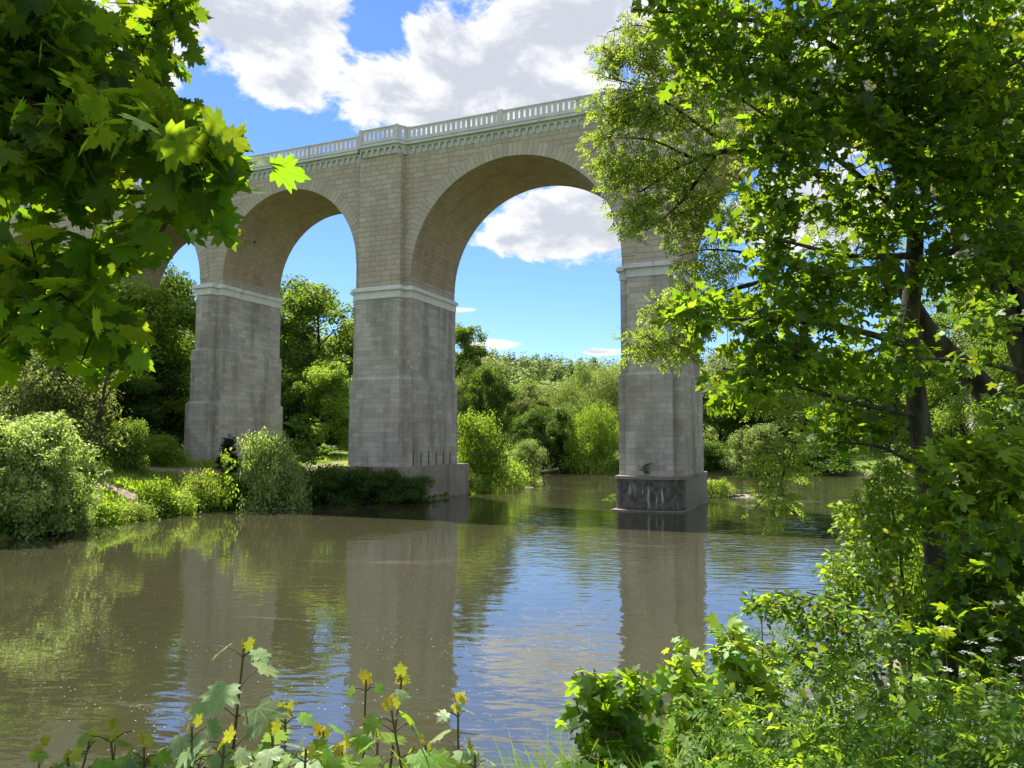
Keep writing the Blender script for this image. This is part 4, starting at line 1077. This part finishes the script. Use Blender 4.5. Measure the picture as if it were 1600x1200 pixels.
# --- saplings and shrubs of the right foreground
def shrub(name, label, base_px, base_D, stems, blobs, leafn, tmpl, size, leafm, seed, cat='shrub', **kw):
    b = gp(base_px, base_D)
    L = [smooth_path([(b[0] + random.uniform(-.05, .05), b[1] + random.uniform(-.05, .05), b[2] - .1, s[0][3] * 1.3)] + [(*P(x, y, d), r_) for x, y, d, r_ in s], 7) for s in stems]
    paths, *lv = grow(L, blobs, leafn, tmpl, size, seed, tw=(.004, .0015), **kw)
    return plant(name, label, cat, b, paths, lv, LM[leafm], STEM_R, tmpl, sides=5, parts=('stem', 'foliage'))
shrub('sapling', 'sunlit pale yellow-green sapling at the water left of the maple trunk', 1420, 6.9, [[(1400, 940, 6.9, .016), (1365, 850, 6.9, .010), (1335, 770, 7.0, .005)], [(1410, 900, 6.8, .014), (1395, 800, 7.0, .008), (1380, 730, 7.1, .004)], [(1390, 960, 6.7, .012), (1340, 900, 6.7, .007), (1295, 870, 6.7, .003)]],
      [(1355, 810, 7.0, 46, 50, .3, 80), (1335, 885, 6.7, 46, 36, .3, 70), (1385, 755, 7.1, 34, 36, .25, 50), (1310, 930, 6.6, 30, 26, .25, 36), (1390, 860, 6.8, 36, 50, .3, 56), (1425, 800, 7.1, 24, 40, .25, 26), (1370, 930, 6.6, 50, 30, .3, 44)], 9, OVAL, .062, 'sap', 51, twig=.18, up=.5, view=.15)
shrub('sapling', 'broad maple sapling with sunlit leaves below the leaning trunk', 1560, 6.6, [[(1540, 900, 6.6, .02), (1510, 780, 6.6, .012), (1490, 710, 6.6, .006)], [(1570, 880, 6.5, .02), (1580, 760, 6.4, .012), (1580, 690, 6.4, .006)]],
      [(1500, 720, 6.6, 55, 28, .35, 28), (1565, 705, 6.4, 50, 28, .35, 26), (1530, 790, 6.5, 60, 44, .4, 36), (1470, 780, 6.7, 40, 36, .3, 20), (1590, 780, 6.3, 40, 44, .3, 22)], 8, MAPLE_LO, .115, 'sap', 52, cat='sapling', twig=.26, up=.6)
shrub('shrub', 'dark leafy shrub in shade at the right edge below the maple sapling', 1540, 5.4, [[(1530, 1000, 5.4, .02), (1510, 900, 5.4, .012), (1500, 830, 5.4, .006)], [(1560, 980, 5.3, .02), (1580, 880, 5.3, .01), (1590, 810, 5.3, .005)]],
      [(1535, 880, 5.4, 50, 60, .5, 60), (1590, 860, 5.3, 46, 60, .4, 50), (1500, 930, 5.5, 50, 40, .4, 44), (1550, 970, 5.2, 80, 40, .5, 60), (1470, 985, 5.2, 50, 30, .4, 40), (1590, 1020, 5.0, 70, 40, .4, 50)], 9, MAPLE_LO, .085, 'maple_far', 53, twig=.24, up=.6)
shrub('shrub', 'arching shrub with rows of small oval leaves reaching over the water', 1400, 4.3, [[(1370, 1060, 4.3, .012), (1300, 970, 4.3, .008), (1230, 930, 4.3, .005), (1165, 945, 4.3, .003)], [(1390, 1030, 4.4, .012), (1330, 950, 4.5, .007), (1260, 925, 4.5, .004)], [(1370, 1090, 4.2, .012), (1290, 1030, 4.1, .007), (1200, 1020, 4.1, .004)]],
      [(1230, 945, 4.3, 60, 16, .25, 34), (1290, 970, 4.4, 60, 24, .3, 40), (1345, 990, 4.4, 60, 40, .4, 46), (1230, 1025, 4.1, 60, 22, .25, 30), (1320, 1050, 4.2, 60, 30, .3, 36), (1180, 948, 4.3, 22, 14, .15, 10)], 9, OVAL, .05, 'herb', 54, twig=.14, up=.7)
shrub('sapling', 'maple sapling with a yellow shoot tip beside the bottom reflection of the river pier', 1120, 3.5, [[(1115, 1160, 3.5, .010), (1100, 1080, 3.5, .006), (1062, 1020, 3.5, .003)], [(1130, 1150, 3.5, .010), (1150, 1060, 3.5, .006), (1145, 985, 3.5, .003)], [(1130, 1180, 3.4, .009), (1185, 1090, 3.4, .005), (1195, 1050, 3.4, .003)]],
      [(1063, 1035, 3.5, 18, 20, .1, 7), (1085, 1078, 3.5, 34, 18, .15, 15), (1146, 1000, 3.5, 20, 24, .12, 12), (1150, 1052, 3.5, 30, 20, .15, 15), (1118, 1105, 3.5, 52, 18, .25, 20), (1190, 1065, 3.4, 24, 22, .15, 11), (1140, 1160, 3.4, 70, 30, .3, 34), (1085, 1150, 3.4, 34, 26, .2, 14)], 6, MAPLE_LO, .066, 'sap', 55, cat='sapling', twig=.12, up=.8)
shrub('sapling', 'bushy maple sapling at the bottom middle left of the grass tuft', 960, 3.1, [[(955, 1180, 3.1, .009), (945, 1110, 3.1, .005), (928, 1045, 3.1, .003)], [(970, 1170, 3.1, .009), (985, 1110, 3.1, .005), (996, 1050, 3.1, .003)], [(940, 1190, 3.1, .008), (910, 1130, 3.1, .005), (900, 1095, 3.1, .003)]],
      [(928, 1060, 3.1, 20, 18, .1, 6), (945, 1100, 3.1, 30, 18, .12, 11), (994, 1068, 3.1, 20, 20, .1, 7), (985, 1108, 3.1, 26, 16, .12, 9), (908, 1122, 3.1, 18, 22, .12, 7), (960, 1150, 3.1, 50, 24, .22, 22), (945, 1192, 3.05, 56, 18, .25, 18), (1000, 1180, 3.05, 24, 18, .15, 8)], 6, MAPLE_LO, .066, 'maple_far', 56, cat='sapling', twig=.12, up=.8)
shrub('sapling', 'thin feathery sprout standing before the water right of the yellow-tipped sapling', 1196, 3.7, [[(1198, 1150, 3.7, .007), (1193, 1060, 3.7, .004), (1190, 965, 3.7, .002)]],
      [(1193, 1010, 3.7, 22, 40, .12, 12), (1196, 1080, 3.7, 26, 40, .12, 10)], 5, PINN, .10, 'herb', 57, cat='sapling', twig=.1, up=.8)

# --- young maple seedlings along the bottom edge
def seedling(label, px, top, D, pairs, size, leafm, lean=0., tipm=True, seed=0, topc=4):
    r = np.random.default_rng(seed); b = gp(px - lean, D); tp = P(px, top, D)
    e = thing('maple_seedling', label, 'seedling', tuple(b), 'maple seedlings along the near bank')
    mid = b * .45 + tp * .55 + r.normal(size=3) * .02
    pts, rad = smooth_path([(*b, .007), (*mid, .0048), (*tp, .0022)], 10)
    paths = [(pts - b, rad)]; pos = []; nrm = []; tip = []; sz = []
    a0 = r.uniform(0, PI); n = len(pts)
    z0 = P(px, 1260, D)[2]
    for k in range(pairs):
        f = k / max(1, pairs - 1) if pairs > 1 else 0
        zt = tp[2] - (.035 + (tp[2] - max(z0, b[2] + .2) - .035) * f ** .9)
        j = int(np.argmin(np.abs(pts[:, 2] - zt))); s = pts[j] - b
        for sd in (0, PI):
            a = a0 + (k % 2) * PI / 2 + sd + r.normal() * .3
            d = np.array([math.cos(a), math.sin(a), .35 + .25 * r.random()]); pl = size * (.45 + .7 * f) * r.uniform(.8, 1.2)
            q = s + d * pl; paths.append((np.array([s, s + d * pl * .5 + [0, 0, .006], q]), np.array([.0022, .0017, .0014])))
            pos.append(q); tip.append(np.array([math.cos(a), math.sin(a), -.45 - .3 * r.random()])); nrm.append(np.array([math.cos(a) * .55, math.sin(a) * .55, .8]) - FV * .25 + r.normal(size=3) * .22)
            sz.append(size * (.55 + .6 * min(1, f * 1.6 + .1)) * r.uniform(.85, 1.15))
    V, F = tube_mesh(paths, 6); link('stem', mkmesh('stem', V, F, None, True), STEM_R, e)
    link('foliage', leaf_mesh('foliage', MAPLE, np.array(pos), np.array(nrm), np.array(tip), np.array(sz)), LM[leafm], e)
    if tipm:
        k = topc; a = np.arange(k) * 6.28 / k + r.uniform(0, .8, k); s = pts[-1] - b
        d = np.stack([np.cos(a) * .6, np.sin(a) * .6, r.uniform(.2, .9, k)], -1)
        link('shoot_tip', leaf_mesh('shoot_tip', MAPLE, s + d * .012, np.stack([np.cos(a), np.sin(a), r.uniform(-.2, .5, k)], -1) - FV * .3, d + np.array([0, 0, -.5]), r.uniform(.38, .55, k) * min(size, .08)), LM['young'], e)
SD = [('tallest maple seedling with a folded yellow shoot tip above pale leaves', 382, 1003, 2.1, 4, .105, 'maple_s', 12, 3),
      ('small seedling with a yellow-green tip left of the yellow-topped one', 140, 1158, 2.2, 2, .065, 'sap_v', 0, 4),
      ('seedling topped by large drooping yellow leaves near the lower left corner', 172, 1142, 2.1, 2, .10, 'sap_v', 0, 4),
      ('tiny seedling at the lower left corner', 65, 1165, 2.3, 2, .06, 'sap_v', 0, 4),
      ('seedling with a pale orange tip right of the tallest seedling', 446, 1112, 2.2, 3, .085, 'sap_v', 8, 5),
      ('short seedling with a yellow tip between the orange-tipped and curved ones', 505, 1142, 2.2, 2, .085, 'sap_v', 12, 4),
      ('thin curved seedling with small tip leaves and bare upper stem', 572, 1062, 2.3, 2, .07, 'sap_v', 30, 4),
      ('seedling with a crumpled grey-green leaf cluster on top', 628, 1058, 2.2, 2, .07, 'maple_s', 34, 5),
      ('seedling with broad bright leaves in front of the crumpled-topped one', 612, 1110, 2.05, 2, .085, 'sap_v', 4, 4),
      ('rightmost leaning seedling with hanging folded leaves', 716, 1102, 2.2, 2, .075, 'maple_s', 34, 5),
      ('low seedling with wide pale leaves under the tallest seedling', 300, 1135, 2.0, 2, .105, 'maple_s', -10, 3),
      ('low bright seedling at the bottom beside the broad-leaved one', 535, 1165, 1.95, 2, .10, 'sap_v', 0, 4),
      ('low seedling at the bottom with yellow-edged leaves left of the rightmost one', 665, 1165, 2.0, 2, .07, 'sap_v', 0, 3),
      ('low pale seedling at the bottom just right of the tallest seedling', 425, 1150, 1.95, 2, .10, 'maple_s', 0, 2),
      ('low bright seedling at the bottom left of the yellow-topped one', 108, 1178, 1.95, 2, .08, 'sap_v', 0, 3),
      ('low bright seedling at the bottom between the thin curved and crumpled ones', 590, 1160, 1.95, 2, .09, 'sap_v', 0, 3),
      ('low dull seedling at the bottom left of the orange-tipped one', 350, 1165, 1.9, 2, .10, 'maple_s', 0, 2),
      ('lowest bright seedling at the bottom right of the rightmost leaning one', 742, 1180, 2.0, 2, .07, 'sap_v', 0, 3),
      ('low bright seedling at the bottom right of the orange-tipped one', 478, 1170, 1.9, 2, .085, 'sap_v', 0, 3),
      ('low leafy seedling at the bottom between the corner and the tallest seedling', 225, 1168, 2.0, 2, .075, 'sap_v', 0, 3)]
LM['maple_s'] = leafmat('seedling_leaf', (.17, .24, .085), (.30, .42, .06), .4, .3, .09, veins=True)
LM['sap_v'] = leafmat('bright_seedling_leaf', (.14, .25, .022), (.46, .62, .025), .5, .3, .05, veins=True)
for k, (lab, px, top, D, pr, sz, lm, ln, tc_) in enumerate(SD): seedling(lab, px, top, D, pr + 2, sz * .98, lm, ln, True, 100 + k, max(2, tc_ - 1))

# --- cow parsley in the lower right corner
def umbel(c, rad, r):
    V = []; F = []
    for k in range(9):
        a = k * 2.4; q = rad * math.sqrt((k + .3) / 9); cc = c + np.array([q * math.cos(a), q * math.sin(a), rad * .25 * (1 - (q / rad) ** 2)])
        for m_ in range(11):
            p_ = cc + r.normal(size=3) * [rad * .13, rad * .13, rad * .035]; s = rad * r.uniform(.06, .11); b_ = len(V); th = r.uniform(0, PI)
            u = np.array([math.cos(th), math.sin(th), r.normal() * .4]) * s; w_ = np.array([-math.sin(th), math.cos(th), r.normal() * .4]) * s
            V += [p_ - u, p_ - w_, p_ + u, p_ + w_]; F.append((b_, b_ + 1, b_ + 2, b_ + 3))
    return V, np.array(F)
def parsley(px, top, D, seed):
    r = np.random.default_rng(seed); b = gp(px, D); tp = P(px, top, D)
    e = thing('cow_parsley', 'white flowered cow parsley plant in the shaded herb patch at lower right', 'cow parsley', tuple(b), 'cow parsley plants at lower right')
    h = tp[2] - b[2]; paths = []; lp = []; 
    heads = [tp - b] + [np.array([r.normal() * .09, r.normal() * .09, h * r.uniform(.78, .95)]) for _ in range(3)]
    for hd in heads:
        s = np.array([0, 0, h * .35]) + (tp - b) * [.35, .35, 0]
        paths.append((np.array([s, (s + hd) / 2 + [0, 0, .02], hd - [0, 0, .02]]), np.array([.004, .003, .0018])))
    paths.append((np.array([[0, 0, -.05], [0, 0, h * .18], np.array([0, 0, h * .36]) + (tp - b) * [.35, .35, 0]]), np.array([.006, .005, .004])))
    V, F = tube_mesh(paths, 5); link('stem', mkmesh('stem', V, F, None, True), STEM, e)
    for hd in heads:
        V, F = umbel(hd, r.uniform(.022, .036), r); link('umbel', mkmesh('umbel', V, F), LM['flower'], e)
    n = 26; a = r.uniform(0, 6.28, n); hh = r.uniform(.1, .8, n) * h; rr = r.uniform(.03, .16, n)
    pos = np.stack([np.cos(a) * rr, np.sin(a) * rr, hh], -1); d = np.stack([np.cos(a), np.sin(a), r.uniform(-.3, .4, n)], -1)
    link('foliage', leaf_mesh('foliage', PINN, pos, d * .4 + [0, 0, .8] + r.normal(size=(n, 3)) * .3, d, r.uniform(.09, .17, n)), LM['herb'], e)
r = np.random.default_rng(61)
for k, (px, top, D) in enumerate([(1345, 988, 4.4), (1380, 1005, 4.2), (1420, 990, 4.3), (1470, 975, 4.4), (1520, 968, 4.4), (1560, 990, 4.2), (1590, 1010, 4.0), (1330, 1040, 3.8), (1395, 1055, 3.7), (1450, 1040, 3.8), (1505, 1050, 3.7), (1550, 1075, 3.4), (1585, 1060, 3.5), (1365, 1085, 3.4), (1430, 1110, 3.2), (1490, 1120, 3.1), (1350, 1125, 3.1), (1540, 1130, 3.0), (1595, 1140, 2.9), (1440, 1165, 2.8), (1240, 1195, 2.6), (1330, 1195, 2.7)]):
    parsley(px + r.normal() * 6, top + 14 + r.normal() * 8, D, 200 + k)

# --- ground cover of the near bank
def near_cover(name, n, px0, px1, d0, d1, hgt, tmpl, mat, seed, up=.6, thr=-.4):
    r = np.random.default_rng(seed); px = r.uniform(px0, px1, n); D = np.sqrt(r.uniform(d0 ** 2, d1 ** 2, n))
    q = np.array([P(a, 690, b_) for a, b_ in zip(px, D)]); x, y = q[:, 0], q[:, 1]
    cl = wav(x * 6, y * 6.5); keep = (river_sd(x, y) > .1) & (cl + r.normal(size=n) * .4 > thr)
    x, y, cl = x[keep], y[keep], cl[keep]; n = len(x); z = ground_z(x, y)
    a = r.uniform(0, 6.28, n); d = np.stack([np.cos(a), np.sin(a), np.zeros(n)], -1)
    lift = hgt * r.random(n) ** .8 * np.clip(.8 + .5 * cl, .35, 1.4)
    return x, y, z, d, lift, r, n
def herb_layer(name, n, px0, px1, d0, d1, hgt, tmpl, size, mat, seed):
    x, y, z, d, lift, r, n = near_cover(name, n, px0, px1, d0, d1, hgt, tmpl, mat, seed)
    pos = np.stack([x, y, z + lift], -1)
    me = leaf_mesh(name, tmpl, pos, d * .5 + [0, 0, .8] + r.normal(size=(n, 3)) * .35, d + [0, 0, -.25], size * r.uniform(.5, 1.3, n))
    o = link(name, me, mat); o['kind'] = 'stuff'
herb_layer('bank_herbs', 46000, 1060, 2000, 2.2, 10.5, .72, PINN, .10, LM['herb'], 71)
herb_layer('bank_herbs', 26000, 1100, 2000, 2.4, 10.5, .78, OVAL, .05, LM['herb'], 72)
herb_layer('bank_herbs', 9000, 1400, 2100, 9, 45, .9, OVAL, .22, LM['herb'], 76)
def grass_layer(name, n, px0, px1, d0, d1, hgt, seed, w=.008, thr=-.4):
    x, y, z, d, lift, r, n = near_cover(name, n, px0, px1, d0, d1, hgt, None, None, seed, thr=thr)
    bl = (np.array([[-w, 0, 0], [w, 0, 0], [w * .9, .4, .03], [-w * .9, .4, .03], [0, 1, .30]]) / 1.0, None)
    L_ = hgt * r.uniform(.5, 1.2, n)
    k = 5; nr = unit(d * -.7 + np.array([0, 0, .35])); tp = unit(np.array([0, 0, 1.]) + d * r.uniform(.1, .5, n)[:, None])
    xx = unit(np.cross(tp, nr)); yy = np.cross(nr, xx)
    tv = bl[0]; sc = np.stack([np.ones(n), L_, L_], -1)
    V = np.stack([x, y, z - .02], -1)[:, None] + (tv[None, :, 0:1] * xx[:, None]) + (tv[None, :, 1:2] * L_[:, None, None] * yy[:, None]) - (tv[None, :, 2:3] * L_[:, None, None] * nr[:, None])
    F = np.array([[0, 1, 2], [0, 2, 3], [3, 2, 4]])[None] + (np.arange(n) * k)[:, None, None]
    o = link(name, mkmesh(name, V.reshape(-1, 3), F.reshape(-1, 3)), LM['grass']); o['kind'] = 'stuff'
grass_layer('tall_grass', 2600, 985, 1130, 2.5, 4.4, .52, 73)
grass_layer('tall_grass', 500, 815, 960, 2.6, 3.8, .42, 74)
grass_layer('tall_grass', 2500, 1130, 1700, 2.2, 7, .5, 75)

T('bush', 'leafy bush on the bank behind the foot of the slender maple', 'bush', 1462, 785, 13.5, 130, 'herb', cat='bush')
T('bush', 'lighter bush on the bank right of the slender maple trunk', 'bush_b', 1530, 745, 17, 130, 'mid', cat='bush')
T('bush', 'low bush on the bank farther behind the slender maple', 'bush_b', 1432, 765, 24, 90, 'mid', cat='bush')
# ------------------------------------------------------------------ sky, sun, camera
W = bpy.data.worlds.new('World'); SC.world = W; W.use_nodes = True
W.node_tree.nodes.clear(); t = NT(W.node_tree)
sky = t.node('ShaderNodeTexSky', sky_type='NISHITA'); sky.sun_disc = False
sky.sun_elevation = SUN_EL; sky.sun_rotation = SUN_AZ; sky.altitude = 200; sky.air_density = 1.0; sky.dust_density = .15; sky.ozone_density = 2.2
tc = t.node('ShaderNodeTexCoord').outputs['Generated']
nrm = t.node('ShaderNodeVectorMath', operation='NORMALIZE'); t.l.new(tc, nrm.inputs[0])
sep = t.node('ShaderNodeSeparateXYZ'); t.l.new(nrm.outputs[0], sep.inputs[0])
az = t.math('ARCTAN2', sep.outputs[0], sep.outputs[1]); el = t.math('ARCSINE', sep.outputs[2])
cv = t.node('ShaderNodeCombineXYZ'); t.l.new(t.math('MULTIPLY', az, t.math('COSINE', el)), cv.inputs[0]); t.l.new(t.math('MULTIPLY', el, 1.5), cv.inputs[1])
vec = cv.outputs[0]
def azel(px, py):
    v = P(px, py, 1.0) - CAM; v /= np.linalg.norm(v)
    return math.atan2(v[0], v[1]), math.asin(v[2])
BL = [(410, 40, 150, 95, 1.), (320, -30, 220, 120, 1.), (445, 128, 80, 40, .9), (500, 25, 55, 45, .7), (750, 110, 190, 85, 1.15), (900, 40, 150, 85, 1.), (620, 130, 85, 60, .95), (680, 55, 60, 40, .8), (700, 185, 150, 36, .8), (870, 160, 130, 60, 1.),
      (900, 350, 150, 60, 1.1), (800, 374, 72, 18, .95), (865, 335, 80, 42, 1.), (960, 310, 120, 46, 1.0), (1280, 330, 120, 70, .9), (1250, 120, 300, 120, .7), (150, 60, 130, 80, .9), (768, 538, 32, 6, .5), (722, 484, 24, 5, .45), (935, 550, 30, 4, .45), (870, 380, 100, 30, .9)]
base = None
for px, py, rx, ry, wgt in BL:
    u0, v0 = azel(px, py); s = 1 / math.hypot(1200, math.hypot(px - 800, py - 600)) 
    ru = rx * s / math.cos(v0) * 1.12; rv = ry * s * 1.08
    du = t.math('DIVIDE', t.math('SUBTRACT', az, u0), ru); dv = t.math('DIVIDE', t.math('SUBTRACT', el, v0), rv)
    d = t.math('SQRT', t.math('ADD', t.math('MULTIPLY', du, du), t.math('MULTIPLY', dv, dv)))
    val = t.math('MULTIPLY', t.math('SUBTRACT', 1.0, d), wgt)
    base = val if base is None else t.math('SMOOTH_MAX', base, val, .25)
# unseen clouds added outside the view to brighten the ambient light
plane = t.node('ShaderNodeCombineXYZ')
zz = t.math('MAXIMUM', sep.outputs[2], .06)
t.l.new(t.math('DIVIDE', sep.outputs[0], zz), plane.inputs[0]); t.l.new(t.math('DIVIDE', sep.outputs[1], zz), plane.inputs[1])
far = t.noise(plane.outputs[0], .55, 5, .55)
fview = t.node('ShaderNodeVectorMath', operation='DOT_PRODUCT'); t.l.new(nrm.outputs[0], fview.inputs[0]); fview.inputs[1].default_value = tuple(F0)
away = t.ss(fview.outputs['Value'], .55, .2)
rest = t.math('MULTIPLY_ADD', far, 5.0, -2.25)
rest = t.math('ADD', t.math('MULTIPLY', t.math('ADD', rest, 1.6), away), -1.6)
base = t.math('MAXIMUM', base, rest)
def cloudn(v):
    a = t.noise(v, 7.5, 10, .62, .3); b_ = t.noise(v, 17, 6, .6, .2)
    bil = t.math('SUBTRACT', .5, t.math('ABSOLUTE', t.math('MULTIPLY_ADD', b_, 4.0, -2.0)))
    return t.math('ADD', t.math('MULTIPLY', t.math('SUBTRACT', a, .5), 2.5), t.math('MULTIPLY', bil, .22))
nn = cloudn(vec)
sh = t.node('ShaderNodeVectorMath', operation='ADD'); t.l.new(vec, sh.inputs[0]); sh.inputs[1].default_value = (-.010, .028, 0)
nn2 = cloudn(sh.outputs[0])
dens = t.math('ADD', base, nn)
alpha = t.ss(dens, .02, .30)
alpha = t.math('MULTIPLY', alpha, t.ss(sep.outputs[2], .0, .05))
relief = t.math('SUBTRACT', nn, nn2)                     # > 0 where the cloud thins towards the sun: a lit shoulder
core = t.ss(t.math('SUBTRACT', t.math('ADD', t.math('MULTIPLY', base, .9), t.math('MULTIPLY', nn2, .55)), t.math('MULTIPLY', relief, .75)), .12, .85)
k = 10 / (2 ** EXPO)
cl = t.mix(core, (1.06 * k, 1.07 * k, 1.09 * k), (.66 * k, .70 * k, .79 * k))
skyc = t.mix(1.0, t.hsv(sky.outputs[0], .511, 1.12, .72), (.70, .875, 1.06), 'MULTIPLY')
col = t.mix(alpha, skyc, cl)
bg = t.node('ShaderNodeBackground'); t.l.new(col, bg.inputs[0]); bg.inputs[1].default_value = .10
wo = t.node('ShaderNodeOutputWorld'); t.l.new(bg.outputs[0], wo.inputs[0])

sl = bpy.data.lights.new('sun', 'SUN'); sl.energy = 4.6; sl.angle = math.radians(.53); sl.color = (1, .955, .88)
so = bpy.data.objects.new('sun', sl); COL.objects.link(so); so.location = (0, 0, 80)
so.rotation_euler = Vector(SUNV).to_track_quat('Z', 'Y').to_euler()

cam = bpy.data.cameras.new('camera'); co = bpy.data.objects.new('camera', cam); COL.objects.link(co)
cam.sensor_width = 36; cam.lens = 1200 / 1600 * 36; cam.clip_end = 6000; cam.clip_start = .05
co.matrix_world = Matrix(((RV[0], UV_[0], -FV[0], CAM[0]), (RV[1], UV_[1], -FV[1], CAM[1]), (RV[2], UV_[2], -FV[2], CAM[2]), (0, 0, 0, 1)))
SC.camera = co
vs = SC.view_settings; vs.view_transform = 'Standard'; vs.look = 'None'; vs.exposure = EXPO; vs.gamma = 1; vs.use_curve_mapping = False
SC.cycles.max_bounces = 8; SC.cycles.transparent_max_bounces = 4; SC.cycles.diffuse_bounces = 4; SC.cycles.glossy_bounces = 3; SC.cycles.transmission_bounces = 5
SC.cycles.caustics_reflective = False; SC.cycles.caustics_refractive = False
SC.render.resolution_x, SC.render.resolution_y = 1024, 768
